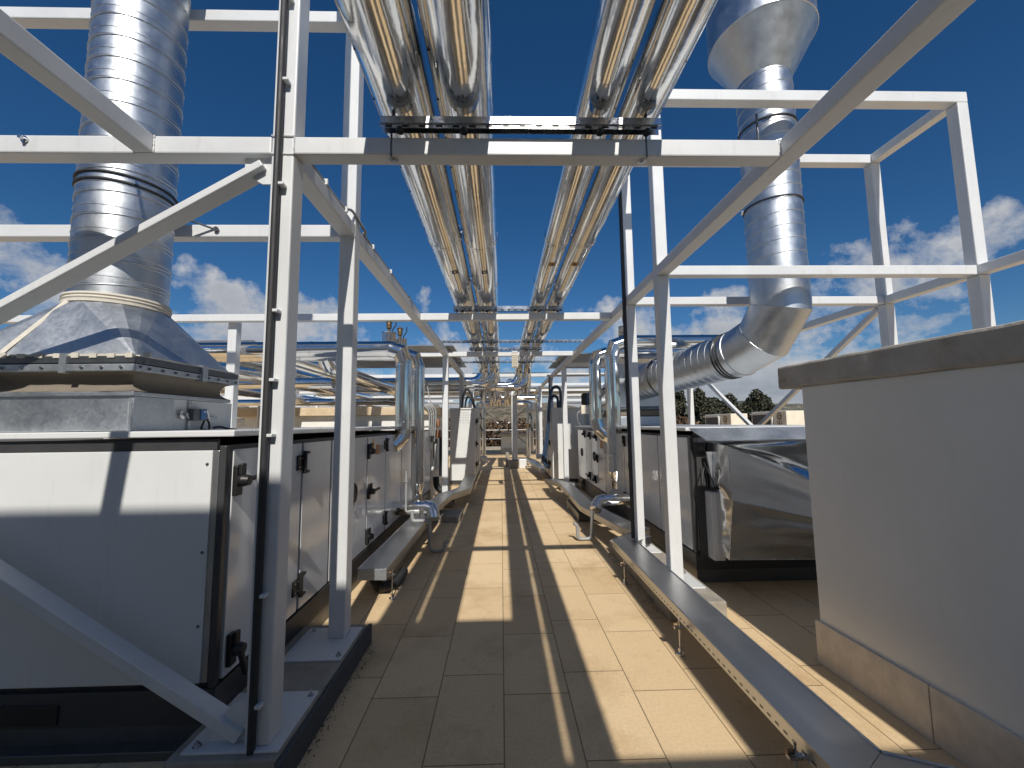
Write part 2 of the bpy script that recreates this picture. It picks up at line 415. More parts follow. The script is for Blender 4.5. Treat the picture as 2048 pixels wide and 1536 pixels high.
# bolts under the first cross beam and screw heads
for x in (-.587, .813):
    G().lathe([(0,-.012),(.013,-.012),(.015,-.006),(.015,0)], (x, 2.198, BZ-.004), (0,0,1), 12).lathe([(0,-.006),(.026,-.006),(.026,0)], (x, 2.198, BZ-.001), (0,0,1), 16).out('bolt', strut, fr)
# base plates
B(-1.51, -1.06, 2.12, 2.56, .15, .162, 'base_plate', white, fr, .003)
B(-1.45, -1.06, 2.87, 3.31, .15, .162, 'base_plate', white, fr, .003)
B(1.5, 1.86, 10.5, 10.8, .15, .162, 'base_plate', white, fr, .003)
B(-1.4, -1.05, 8.75, 9.05, .15, .162, 'base_plate', white, fr, .003)

def weld(p0, p1, parent, r=.005):
    p0, p1 = V(p0), V(p1); L = (p1-p0).length; n = max(4, int(L/.008)); g = G()
    pts = [p0+(p1-p0)*k/n+V((random.uniform(-.0015,.0015),random.uniform(-.001,.001),random.uniform(-.0015,.0015))) for k in range(n+1)]
    g.tube(pts, [r*random.uniform(.7,1.3) for _ in pts], 6, smooth=False); return g.out('weld', white, parent)
weld((-1.237,2.147,3.252), (-1.115,2.147,3.252), fr); weld((-1.237,2.147,3.148), (-1.115,2.147,3.148), fr); weld((-1.1165,2.147,3.15), (-1.1165,2.147,3.25), fr, .003)
weld((1.583,2.15,3.15), (1.583,2.15,3.25), fr); weld((-1.13,3.138,3.147), (-1.25,3.138,3.147), fr)
for (x, y) in ((-1.09,2.52),(-1.46,2.16),(-1.09,2.92),(-1.40,3.26),(1.53,3.93),(1.82,4.26),(1.53,5.0),(1.82,5.3)):
    G().lathe([(0,.024),(.006,.024),(.006,.014),(.013,.014),(.013,.003),(.02,.003),(.02,0)], (x,y,.162), (0,0,1), 8).out('anchor_bolt', strut, fr if y < 3.5 else fr)
# left duct frame
fl = thing('duct_frame', 'white steel frame with diagonal braces around the left ventilation duct', 'steel frame', (-2.6,2.6,0))
beam(-4.6, -1.239, 2.148, 2.248, BZ, BT, fl)
beam(-1.965, -1.865, -2.4, 2.146, BZ, BT, fl)
beam(-4.6, -1.254, 3.15, 3.25, BZ, BT, fl)
beam(-6.5, -1.254, 3.14, 3.24, 4.99, 5.09, fl)
beam(-1.115, -.72, 3.14, 3.24, 4.99, 5.09, fl)
post(-3.72, -3.6, 2.15, 2.27, .16, BZ, fl)
G().bar((-1.29,2.2,3.10), (-3.6,2.2,1.70), .04, .105, (0,1,0), .005).out('brace', white, fl)
G().bar((-1.27,2.2,.19), (-3.6,2.2,1.64), .055, .09, (0,1,0), .005).out('brace', white, fl)
weld((-1.862,2.145,3.15), (-1.862,2.145,3.25), fl, .004); weld((-1.243,2.188,3.0), (-1.243,2.188,3.15), fl, .005)
G().hull8([(-1.239,2.19,3.15),(-1.40,2.19,3.15),(-1.40,2.19,3.06),(-1.30,2.19,3.0),(-1.239,2.19,3.0)], [(-1.239,2.20,3.15),(-1.40,2.20,3.15),(-1.40,2.20,3.06),(-1.30,2.20,3.0),(-1.239,2.20,3.0)]).out('gusset_plate', white, fl)
G().hull8([(-1.239,2.19,.163),(-1.42,2.19,.163),(-1.42,2.19,.22),(-1.32,2.19,.33),(-1.239,2.19,.33)], [(-1.239,2.20,.163),(-1.42,2.20,.163),(-1.42,2.20,.22),(-1.32,2.20,.33),(-1.239,2.20,.33)]).out('gusset_plate', white, fl)
for (x, y, z) in ((-2.54,2.147,3.22),):
    G().lathe([(0,-.03),(.010,-.03),(.010,-.008),(.019,-.008),(.019,0)], (x, y, z), (0,1,0), 12).out('bolt', strut, fl)

# right duct frame
frr = thing('duct_frame', 'white open box frame of square tube around the right ventilation duct', 'steel frame', (3.3,4.5,0))
ZU0, ZU1 = 5.06, 5.18
for y0 in (4.0, 5.04):
    post(1.585, 1.705, y0, y0+.12, .16, BZ-.002, frr); post(1.587, 1.703, y0+.002, y0+.118, BT+.002, ZU0-.002, frr)
    post(4.93, 5.05, y0, y0+.12, .0, BZ-.002, frr); post(4.93, 5.05, y0, y0+.12, BT+.002, ZU0-.002, frr)
    beam(1.709, 4.928, y0+.004, y0+.112, BZ, BT, frr)
    beam(1.585, 5.05, y0, y0+.12, ZU0, ZU1, frr)
for x in (1.587, 4.932): beam(x, x+.116, 4.122, 5.038, ZU0+.004, ZU1-.004, frr)
beam(4.93, 5.05, -2.4, 11, BZ, BT, frr, 'long_beam')
post(4.93, 5.05, 10.7, 10.82, 0, BZ, frr)
G().bar((4.99,5.2,3.12), (4.99,8.05,1.50), .07, .07, (1,0,0), .006).out('brace', white, frr)
G().bar((4.99,10.6,3.12), (4.99,8.05,1.50), .07, .07, (1,0,0), .006).out('brace', white, frr)
beam(1.709, 4.928, 10.61, 10.71, BZ, BT, frr)
B(1.5, 1.86, 3.9, 4.3, .15, .162, 'base_plate', white, frr, .003)
B(1.5, 1.86, 4.95, 5.35, .15, .162, 'base_plate', white, frr, .003)

# frames beyond the units on both sides
fs = thing('pipe_rack_frame', 'white steel pipe rack beyond the left air handling unit', 'steel frame', (-6,9,0))
beam(-14, -1.256, 5.76, 5.86, BZ, BT, fs); post(-3.87, -3.75, 5.87, 5.99, 0, BT-.002, fs)
beam(-14, -1.256, 8.9, 9.0, BZ, BT, fs)
for y in (12.9, 16.1, 18.8, 21.2, 23.6): beam(-16, -1.256, y, y+.1, BZ, BT, fs)
beam(-9.2, -9.08, 5.0, 24, BT+.02, BT+.14, fs, 'long_beam')
for y in (9.01, 13.01, 18.91):
    for x in (-4.6, -8.4): post(x, x+.12, y, y+.12, 0, BT-.01, fs)
beam(-4.62, -4.5, 12, 24, BT+.002, BT+.1, fs, 'long_beam')
for y in (14.5, 17.4, 20): beam(-12, -2, y, y+.08, 2.62, 2.7, fs)
fs2 = thing('pipe_rack_frame', 'white steel pipe rack beyond the right air handling unit', 'steel frame', (6,14,0))
for y in (12.9, 16.1, 18.8, 21.2, 23.6): beam(1.709, .37*y, y, y+.1, BZ, BT, fs2)
for y in (14.4, 17.6, 20.2): beam(2.2, .36*y, y, y+.08, 2.62, 2.7, fs2)
for y in (13.01, 18.91):
    for x in (4.3,): post(x, x+.12, y, y+.12, 0, BZ-.01, fs2)
beam(3.4, 4.9, 8.6, 8.7, BT+.05, BT+.15, fs2)

# concrete plinths under the posts
g_ = G().box(-1.56, -1.05, 2.08, 3.38, 0, .15, .01); g_.out('plinth', concrete); tag(bpy.data.objects['plinth'], 'dark edged concrete plinth under the two near left posts', 'plinth')
tag(G().box(1.4, 1.9, 3.62, 5.55, 0, .15, .012).out('plinth', concrete), 'pale concrete plinth under the two near right posts', 'plinth')
tag(G().box(-1.42, -1.02, 8.6, 9.2, 0, .15, .01).out('plinth', concrete), 'small concrete plinth under the left post beside the white cabinet', 'plinth')
tag(G().box(1.45, 1.92, 10.35, 10.95, 0, .15, .01).out('plinth', concrete), 'small concrete plinth under the right post before the white cabinet', 'plinth')
tag(G().box(-1.045, -1.02, 2.06, 3.41, .002, .14, .003).out('membrane_strip', asphalt), 'black waterproofing strip along the edge of the left plinth', 'membrane')

# ------------------------------------------------------------------ overhead pipes
ZP = 3.36
def arc(c, r, a0, a1, n, f): return [f(c, r, a0+(a1-a0)*k/n) for k in range(n+1)]
def pipe_run(x, r, label, band_ys, turn):
    zc = ZP+r
    t = thing('insulated_pipe', label, 'pipe', (x, 5, zc), 'overhead insulated pipes')
    pts = [(x, -2.4, zc), (x, 12.35, zc)]
    rb = .36
    ye = 12.35+rb
    for k in range(1, 5):
        a = k/4*math.pi/2
        pts.append((x, 12.35+rb*math.sin(a), zc-rb+rb*math.cos(a)))
    zl = turn
    pts.append((x, ye, zl+rb))
    for k in range(1, 5):
        a = k/4*math.pi/2
        pts.append((x-rb+rb*math.cos(a), ye, zl+rb-rb*math.sin(a)))
    pts.append((-4.5, ye, zl))
    G().tube(pts, r, 40).out('cladding', chrome, t)
    for y in band_ys:
        G().lathe([(r+.0005,-.022),(r+.004,-.018),(r+.004,.014),(r+.0065,.018),(r+.0065,.024),(r+.0005,.026)], (x, y, zc), (0,1,0), 40).out('seam_band', chrome, t)
    # lengthwise lap joint with rivets
    a = R(-150) if x < 0 else R(-50)
    g = G(); g.tube([(x+(r+.001)*math.cos(a), -2.3, zc+(r+.001)*math.sin(a)), (x+(r+.001)*math.cos(a), 12.2, zc+(r+.001)*math.sin(a))], .0022, 6)
    g.out('lap_joint', strut, t)
    g = G(); n = 46
    for k in range(n):
        y = -1.5+k*.3; d = V((math.cos(a+.05),0,math.sin(a+.05)))
        g.lathe([(0,.006),(.005,.004),(.006,0)], V((x,y,zc))+d*r, d, 8)
    g.out('rivets', black, t)['kind'] = 'stuff'
    return t
bands = [-.4, .9, 3.87, 5.15, 6.3, 7.5, 8.7, 10.0, 11.2, 12.3]
tp = []
tp.append(pipe_run(-.535, .165, 'thick silver overhead pipe nearest the left posts', bands, 2.96))
tp.append(pipe_run(-.188, .165, 'thick silver overhead pipe just left of the open sky gap', [b+.03 for b in bands], 2.92))
tp.append(pipe_run(.558, .12, 'thinner silver overhead pipe just right of the open sky gap', [b-.05 for b in bands], 2.86))
tp.append(pipe_run(.819, .12, 'thinner silver overhead pipe nearest the right posts', [b-.04 for b in bands], 2.80))
for t_, x, r, y, m_ in ((tp[0],-.50,.165,4.48,blue_lbl),(tp[1],-.17,.165,4.48,blue_lbl),(tp[2],.56,.12,4.25,orange),(tp[3],.80,.12,4.25,orange)):
    g = G(); zc = ZP+r; x0 = t_.location.x; base = math.asin((x-x0)/r)
    for k in range(6):
        a0 = base-.035/r+k*.07/r/6; a1 = a0+.07/r/6
        P = lambda a, yy: (x0+(r+.001)*math.sin(a), yy, zc-(r+.001)*math.cos(a))
        g.poly([P(a0,y-.05),P(a1,y-.05),P(a1,y+.05),P(a0,y+.05)])
    lb = g.out('flow_label', black if m_ is blue_lbl else orange, t_)
    g = G(); P = lambda a, yy: (x0+(r+.0022)*math.sin(a), yy, zc-(r+.0022)*math.cos(a))
    w_ = .02/r
    g.poly([P(base-w_,y),P(base,y-.035),P(base,y)]); g.poly([P(base+w_,y),P(base,y),P(base,y-.035)])
    g.poly([P(base-w_*.35,y),P(base,y),P(base,y+.035),P(base-w_*.35,y+.035)]); g.poly([P(base+w_*.35,y+.035),P(base,y+.035),P(base,y),P(base+w_*.35,y)])
    g.out('arrow_mark', white if m_ is blue_lbl else black, lb)

# strut channels carrying the pipes
def strut_rail(y, x0, x1, z0, label, holes=True, size=.068):
    t = thing('support_channel', label, 'support rail', (0,y,z0), 'channels carrying the overhead pipes')
    g = G(); z1 = z0+size; w_ = .042
    g.box(x0, x1, y, y+.003, z0+.026, z1); g.box(x0, x1, y+.003, y+w_, z1-.003, z1-.0002); g.box(x0, x1, y+w_, y+w_+.003, z0, z1)
    g.box(x0, x1, y-.008, y-.001, z0+.022, z0+.028)
    # slotted lower lip: teeth
    g.box(x0, x1, y, y+.003, z0, z0+.0215)
    g.out('channel', strut, t)
    g = G(); n = int((x1-x0)/.09)
    for k in range(n): xx = x0+.03+k*(x1-x0)/n; g.box(xx, xx+.036, y-.0008, y-.0002, z0+.003, z0+.016)
    g.out('slots', black, t)
    for xx in (x0+.05, x1-.07):
        G().tube([(xx, y+.05, BT-.11), (xx, y+.05, z1+.03)], .006, 8).lathe([(0,.0),(.013,0),(.013,.012),(0,.012)], (xx,y+.05,z1), (0,0,1), 6).out('threaded_rod', steel_dark, t)
    for xx in [p_[0]+dx for p_ in ((-.535,),(-.188,),(.558,),(.819,)) for dx in (0,) if x0 < p_[0] < x1]:
        G().lathe([(0,-.018),(.02,-.018),(.024,-.006),(.024,.004),(0,.004)], (xx, y+.02, z0+.004), (0,0,1), 12).out('clamp_bolt', black, t)
    return t
strut_rail(2.10, -.64, .895, 3.27, 'slotted galvanised channel under the pipes on the nearest cross beam')
strut_rail(5.72, -.66, .9, 3.27, 'slotted channel under the pipes on the second cross beam')
strut_rail(8.86, -.68, .9, 3.27, 'slotted channel under the pipes on the third cross beam, near the floodlight')
strut_rail(8.0, -1.24, 1.70, 3.27, 'thin full width channel crossing between the second and third beams', size=.05)
strut_rail(10.7, -1.2, 1.46, 3.27, 'thin full width channel crossing beyond the floodlight', size=.05)
# saddle shoes under right pipes
for i, x in enumerate((.558, .819)):
    for y in (2.12, 5.74, 8.9):
        pass

# floodlight under third beam
t = thing('floodlight', 'grey finned floodlight hanging from a beam between the pipe pairs', 'lamp', (.30,8.7,3.0))
B(.235, .365, 8.66, 8.74, 2.86, 3.17, 'housing', beige, t, .012)
g_ = G()
for k in range(6): g_.box(.25, .35, 8.648, 8.66, 2.885+k*.045, 2.905+k*.045)
g_.out('cooling_fins', lampglass, t)
G().box(.24, .36, 8.65, 8.89, 3.175, 3.21, .004).out('bracket', white, t)

# centre post on its concrete block
t = thing('centre_post', 'pair of white posts on concrete blocks in the middle of the far walkway', 'post', (.45,16.1,0))
post(.40, .52, 16.0, 16.12, .3, 3.05, t); post(.53, .62, 16.02, 16.12, .3, 3.05, t)
tag(G().box(.30, .66, 15.85, 16.25, 0, .29, .02).out('concrete_block', concrete), 'shaded concrete block under the centre post', 'concrete block')
tag(G().box(.665, .95, 15.9, 16.35, 0, .34, .02).out('concrete_block', panel_white), 'bright concrete block on the right of the centre post', 'concrete block')
tag(G().box(.16, .295, 16.5, 16.8, 0, .55, .02).out('concrete_block', concrete), 'upright concrete block on the left behind the centre post', 'concrete block')

# far low plaster block with coping
t = thing('plaster_upstand', 'low plastered upstand with coping closing the far end of the walkway', 'wall', (.4,24.5,0))
B(-.02, 1.5, 24.2, 25.6, .3, .95, 'wall_face', plaster, t); B(-.04, 1.52, 24.17, 25.62, 0, .3, 'skirting', skirt_m, t); B(-.16, 1.64, 24.05, 25.75, .95, 1.12, 'coping', coping_m, t, .015)
t = thing('roof_railing', 'white rail with crossed braces along the far roof edge', 'railing', (0,26.5,0))
G().tube([(-8,26.6,1.3),(8,26.6,1.3)], .025, 8).out('top_rail', white, t)
G().tube([(-8,26.6,.75),(8,26.6,.75)], .018, 8).out('mid_rail', white, t)
for x in (-6,-3.6,-1.2,1.2,3.6,6): G().tube([(x,26.6,0),(x,26.6,1.3)], .022, 8).out('post', dark_rail, t)
t = thing('cross_bracing', 'thin dark crossed rods under the far pipe header', 'bracing', (0,22,0))
G().bar((-1.2,23.5,.5), (1.5,23.5,2.6), .05, .05).out('rod', steel_dark, t); G().bar((1.5,23.56,.5), (-1.2,23.56,2.6), .05, .05).out('rod', steel_dark, t)
G().bar((-1.15,21.0,2.75), (-.15,21.0,1.72), .07, .07).out('brace', white, t); G().bar((1.35,21.0,2.75), (.35,21.0,1.72), .07, .07).out('brace', white, t)

# ------------------------------------------------------------------ spiral ducts
def spiral(g, p0, p1, r, pitch, seg=36, ridge=.0045, turns_minor=0):
    p0, p1 = V(p0), V(p1); d = (p1-p0); L = d.length; d.normalize()
    up = V((0,0,1)) if abs(d.z) < .9 else V((1,0,0)); a = d.cross(up).normalized(); b = d.cross(a)
    n = int(L/pitch*seg); pts = []
    g.tube([p0, p1], r, 56)
    for k in range(n+1):
        t = 2*math.pi*k/seg; pts.append(p0+d*(pitch*k/seg)+(a*math.cos(t)+b*math.sin(t))*(r+.001))
    # ridge strip
    prev = None
    for k, p in enumerate(pts):
        t = 2*math.pi*k/seg; rad = (a*math.cos(t)+b*math.sin(t))
        q = [g.bm.verts.new(p-d*.006), g.bm.verts.new(p-d*.003+rad*ridge), g.bm.verts.new(p+d*.003+rad*ridge), g.bm.verts.new(p+d*.006)]
        if prev:
            for j in range(3):
                f = g.bm.faces.new((prev[j], prev[j+1], q[j+1], q[j])); f.smooth = True
        prev = q
def clamp(parent, c, axis, r, wd=.02, double=False, ang=0.):
    ax = V(axis).normalized()
    g = G(); g.lathe([(r,-wd/2),(r+.010,-wd/2+.004),(r+.010,wd/2-.004),(r,wd/2)], c, ax, 48)
    if double: g.lathe([(r,-wd/2-.05),(r+.010,-wd/2-.046),(r+.010,wd/2-.054),(r,wd/2-.05)], c, ax, 48)
    o = g.out('clamp_band', rubber, parent, recalc=True)
    up_ = V((1,0,0)) if abs(ax.x) < .9 else V((0,1,0)); a = ax.cross(up_).normalized(); b_ = ax.cross(a)
    d = a*math.cos(ang)+b_*math.sin(ang); q = V(c)+d*(r+.02); tt = ax.cross(d)
    G().bar(q-tt*.03, q+tt*.03, .022, .02).bar(q-tt*.045, q+tt*.045, .008, .008).out('clamp_screw', strut, o)

# left duct
DX, DY = -2.63, 2.86
LR = .262
t = thing('ventilation_duct', 'large galvanised spiral duct rising from a pyramid hood on the left', 'duct', (DX,DY,1.64))
g_ = G(); spiral(g_, (DX,DY,2.50), (DX,DY,8.2), LR, .157); g_.out('spiral_duct', galvd, t)
g_ = G()
for k in range(105):
    if k % 3 == 0: continue
    z = 2.54+k*.0523
    g_.lathe([(LR+.0002,-.004),(LR+.0026,-.001),(LR+.0026,.001),(LR+.0002,.004)], (DX,DY,z), (0,0,1), 48)
g_.out('minor_ribs', galvd, t)
clamp(t, (DX,DY,3.34), (0,0,1), LR+.002, .018, True, R(-20))
# hood: square base to round collar, made of flat facets
HX0, HX1, HY0, HY1 = -3.24, -2.11, 2.42, 3.28
g_ = G(); n = 16; ring = []
for k in range(n):
    a = 2*math.pi*k/n; ring.append((DX+(LR+.005)*math.cos(a), DY+(LR+.005)*math.sin(a), 2.48))
cor = [(HX1,HY1,2.08),(HX0,HY1,2.08),(HX0,HY0,2.08),(HX1,HY0,2.08)]
for q in range(4):
    c0 = cor[q]; c1 = cor[(q+1)%4]
    for k in range(-2, 2): g_.poly([c0, ring[(q*4+2+k)%n], ring[(q*4+2+k+1)%n]])
    g_.poly([c0, ring[(q*4+4)%n], c1])
g_.out('hood', galv, t)
G().lathe([(LR+.003,-.03),(LR+.017,-.028),(LR+.015,-.01),(LR+.021,0),(LR+.011,.012),(LR+.019,.02),(LR+.013,.034),(LR+.003,.036)], (DX,DY,2.50), (0,0,1), 48).out('collar_sealant', sealant, t)
G().bar((HX0+.36,HY0-.002,2.10), (DX-.08,DY-LR,2.475), .028, .004, (0,-1,0)).out('seam_sealant', sealant, t)
def frame_ring(x0, x1, y0, y1, z0, z1, th, name, mat, parent):
    g = G(); g.box(x0, x1, y0, y0+th, z0, z1, .003); g.box(x0, x1, y1-th, y1, z0, z1, .003); g.box(x0, x0+th, y0+th, y1-th, z0, z1, .003); g.box(x1-th, x1, y0+th, y1-th, z0, z1, .003)
    return g.out(name, mat, parent)
fr1 = frame_ring(HX0-.03, HX1+.03, HY0-.03, HY1+.03, 2.045, 2.085, .05, 'flange', steel_dark, t)
fr2 = frame_ring(HX0-.03, HX1+.03, HY0-.03, HY1+.03, 2.0, 2.04, .04, 'flange', galv, t)
g_ = G()
for k in range(9): G().lathe([(0,.008),(.008,.008),(.008,0)], (HX1+.03, HY0+.06+k*.1, 2.02), (1,0,0), 8).out('flange_bolt', steel_dark, fr2)
for k in range(10): G().lathe([(0,.008),(.008,.008),(.008,0)], (HX0+.2+k*.11, HY0-.03, 2.02), (0,-1,0), 8).out('flange_bolt', steel_dark, fr2)
g_ = G()
for k in range(12): g_.box(HX0+.1+k*.1, HX0+.14+k*.1, HY0-.036, HY0-.028, 2.075, 2.10+.01*random.random())
g_.box(HX0, HX1, HY0-.028, HY0+.0, 2.086, 2.098); g_.box(HX1-.0, HX1+.024, HY0, HY1, 2.086, 2.096)
g_.out('flange_sealant', sealant, fr1)
g_ = G(); 
for (xa, ya, xb, yb) in ((-2.5,HY0-.04,-2.46,HY0-.0),(-2.95,HY0-.04,-2.91,HY0),(HX1,2.9,HX1+.045,2.95)): g_.box(xa, xb, ya, yb, 1.99, 2.10)
g_.out('flange_clips', galv, fr1)
# sagging canvas connector
g_ = G(); prof = [(0,2.0),(.03,1.985),(.055,1.95),(.05,1.915),(.02,1.892),(0,1.885)]
per = []
def rectpt(x0,x1,y0,y1,n):
    out = []
    for (ax_,ay_,bx,by) in ((x0,y0,x1,y0),(x1,y0,x1,y1),(x1,y1,x0,y1),(x0,y1,x0,y0)):
        for k in range(n): out.append((ax_+(bx-ax_)*k/n, ay_+(by-ay_)*k/n))
    return out
for (ins, z) in prof:
    rp = rectpt(HX0+ins, HX1-ins, HY0+ins, HY1-ins, 14)
    per.append([g_.bm.verts.new((x+.010*noise.noise(V((x*9,y*9,z*20))), y+.010*noise.noise(V((x*9,y*9,z*20+5))), z+.006*noise.noise(V((x*7,y*7,1))))) for x, y in rp])
for j in range(len(per)-1):
    for k in range(len(per[0])):
        f = g_.bm.faces.new((per[j][k], per[j][(k+1)%len(per[0])], per[j+1][(k+1)%len(per[0])], per[j+1][k])); f.smooth = True
g_.out('canvas_connector', canvas, t)
frame_ring(HX0, HX1, HY0, HY1, 1.86, 1.884, .04, 'lower_flange', galv, t)
g_ = G(); g_.box(HX0+.02, HX1-.035, HY0+.02, HY1-.02, 1.66, 1.86, .003); g_.out('damper_box', galv, t)
G().box(HX1-.033, HX1-.005, HY0+.015, 2.73, 1.655, 1.858, .003).out('side_cover', galv, t)
pn = G().box(HX1-.034, HX1-.022, 2.745, HY1+.05, 1.655, 1.858, .002).out('linkage_panel', panel_white, t)
# actuator with blue front
X_ = HX1-.02
act = G().box(X_, X_+.05, 2.86, 2.98, 1.72, 1.80, .004).out('actuator', steel_dark, t)
G().box(X_+.051, X_+.056, 2.92, 2.977, 1.728, 1.795, .002).out('blue_face', blue_lbl, act)
G().box(X_+.0565, X_+.058, 2.945, 2.965, 1.776, 1.786).out('label', white, act)
G().lathe([(0,.05),(.012,.05),(.012,.03),(.03,.025),(.032,0)], (X_, 2.80, 1.76), (1,0,0), 16).bar((X_+.03,2.77,1.79),(X_+.03,2.84,1.735),.012,.012).out('coupling', strut, t)
G().tube([(X_+.02,3.0,1.745),(X_+.02,3.13,1.745)], .006, 8).tube([(X_+.02,3.02,1.80),(X_+.02,3.05,1.735)], .010, 8).out('linkage_rod', strut, t)
G().bar((X_+.01,2.87,1.805),(X_+.01,2.87,1.85),.02,.012,(1,0,0)).bar((X_+.01,2.87,1.66),(X_+.01,2.87,1.715),.02,.012,(1,0,0)).out('bracket', galv, t)
cbl = G().soft([(X_+.03,2.99,1.72),(X_+.04,2.96,1.69),(X_+.05,2.94,1.662),(X_+.07,2.98,1.656),(X_+.05,3.01,1.70),(X_+.04,3.0,1.73)], .007, 8).soft([(X_+.05,3.06,1.67),(X_+.06,3.12,1.675),(X_+.08,3.18,1.66),(X_+.1,3.24,1.655)], .008, 8).out('cable_loop', black, act)

# right duct
EX, EY = 3.215, 4.56
RR = .295
t = thing('ventilation_duct', 'galvanised spiral duct with conical top and mitred elbow on the right', 'duct', (EX,EY,2))
g_ = G(); spiral(g_, (EX,EY,3.45), (EX,EY,5.72), RR, .155); g_.out('spiral_duct', galvd, t)
G().tube([(EX,EY,3.10),(EX,EY,3.45)], RR+.005, 56).out('sleeve', galvd, t)
G().lathe([(RR,5.72),(RR+.006,5.73),(.575,6.23),(.583,6.235),(.583,6.245),(.575,6.25),(.575,8.4)], (EX,EY,0), (0,0,1), 64).out('cone', galvd, t)
clamp(t, (EX,EY,5.12), (0,0,1), RR+.003, .02, False, R(150)); clamp(t, (EX,EY,4.16), (0,0,1), RR+.003, .02, False, R(70))
pe = [V((EX,EY,3.10)), V((EX,EY,2.97)), V((EX-.07,EY+.22,2.66)), V((EX-.17,EY+.56,2.54)), V((EX-.19,EY+.63,2.53))]
PL = V((2.47,7.25,2.37))
el_ = G().tube(pe, RR+.006, 48).out('elbow', galvd, t)
for i in (1, 2, 3):
    nrm_ = ((pe[i]-pe[i-1]).normalized()+(pe[i+1]-pe[i]).normalized()).normalized()
    G().lathe([(RR+.006,-.006),(RR+.016,-.002),(RR+.016,.002),(RR+.006,.006)], pe[i], nrm_, 48).out('elbow_seam', galvd, el_)
for i in (0, 1, 2):
    pass
g_ = G(); dd = (PL-pe[-1]).normalized(); spiral(g_, pe[-1]+dd*.02, PL, RR, .13); g_.out('spiral_duct', galvd, t)
clamp(t, pe[-1]+dd*.10, dd, RR+.003, .02, True, R(120)); clamp(t, pe[-1]+dd*1.5, dd, RR+.003, .02, False, R(140))
pb = G(); pb.box(2.08, 2.9, 7.25, 8.2, 1.95, 2.72, .006); pb.out('plenum_box', galv, t)
pb = G(); pb.hull8([(2.08,7.25,1.94),(2.9,7.25,1.94),(2.9,8.2,1.94),(2.08,8.2,1.94)], [(2.0,7.1,1.90),(3.0,7.1,1.90),(3.0,8.3,1.90),(2.0,8.3,1.90)]); pb.out('flange', galv, t)
B(2.05, 2.95, 7.15, 8.25, 1.78, 1.895, 'canvas_connector', canvas, t, .02)
B(2.0, 3.0, 7.1, 8.3, 1.62, 1.775, 'damper_box', galv, t)
# rods holding the right duct
G().tube([(2.86,4.2,5.06),(2.86,4.2,4.86),(2.72,4.0,4.52)], .012, 8).out('tie_rod', steel_dark, t)

# hanging rods of left duct
t = thing('tie_rod', 'threaded rod from the near left beam to the duct clamp', 'rod', (-2.5,2.5,3.4)); 
G().tube([(-2.30,2.25,3.20),(-2.42,2.60,3.40)], .008, 8).out('rod', strut, t)
t = thing('tie_rod', 'threaded rod from the back left beam to the duct clamp', 'rod', (-2.2,3.1,3.4)); 
G().tube([(-2.22,3.15,3.21),(-2.40,3.02,3.25)], .008, 8).lathe([(0,0),(.02,0),(.02,.012),(0,.012)], (-2.2,3.14,3.205), (0,-1,0), 8).out('rod', steel_dark, t)

# ------------------------------------------------------------------ air handling units
def latch(parent, xs, y, z, s, long=True, tilt=0.):
    # xs: plane x, s: +1 faces +X, -1 faces -X
    g = G(); g.box(xs, xs+s*.028, y-.03, y+.03, z-.085, z+.085, .006)
    g.box(xs+s*.028, xs+s*.05, y-.022, y+.022, z+.03, z+.095, .006)
    g.lathe([(.034,0),(.036,.02),(.028,.055),(0,.057)], (xs+s*.028,y,z), (s,0,0), 14)
    if long:
        g.bar((xs+s*.06,y,z), (xs+s*.085,y+.15*math.cos(tilt),z+.15*math.sin(tilt)), .024, .028, (s,0,0), .005)
    g.out('latch', black, parent)
def hinge(parent, xs, y, z, s):
    g = G(); g.box(xs, xs+s*.012, y-.095, y-.006, z-.055, z+.055, .002); g.box(xs, xs+s*.014, y+.006, y+.045, z-.055, z+.055, .002)
    g.tube([(xs+s*.02,y,z-.085),(xs+s*.02,y,z+.085)], .016, 12)
    g.box(xs, xs+s*.035, y+.01, y+.05, z+.062, z+.082, .002); g.box(xs, xs+s*.035, y+.01, y+.05, z-.082, z-.062, .002)
    h = g.out('hinge', black, parent)
    for a in (-.075, -.03, .028):
        for b_ in (-.032, .032): G().lathe([(0,.003),(.007,.003),(.007,0)], (xs+s*.0145,y+a,z+b_), (s,0,0), 8).out('hinge_screw', strut, h)
def porthole(parent, xs, y, z, s, r=.085):
    g = G(); g.lathe([(r*.75,.012),(r*.8,.022),(r,.018),(r*1.05,0)], (xs,y,z), (s,0,0), 28); p = g.out('porthole', black, parent)
    G().lathe([(0,.011),(r*.76,.011)], (xs,y,z), (s,0,0), 28).out('glass', black, p)
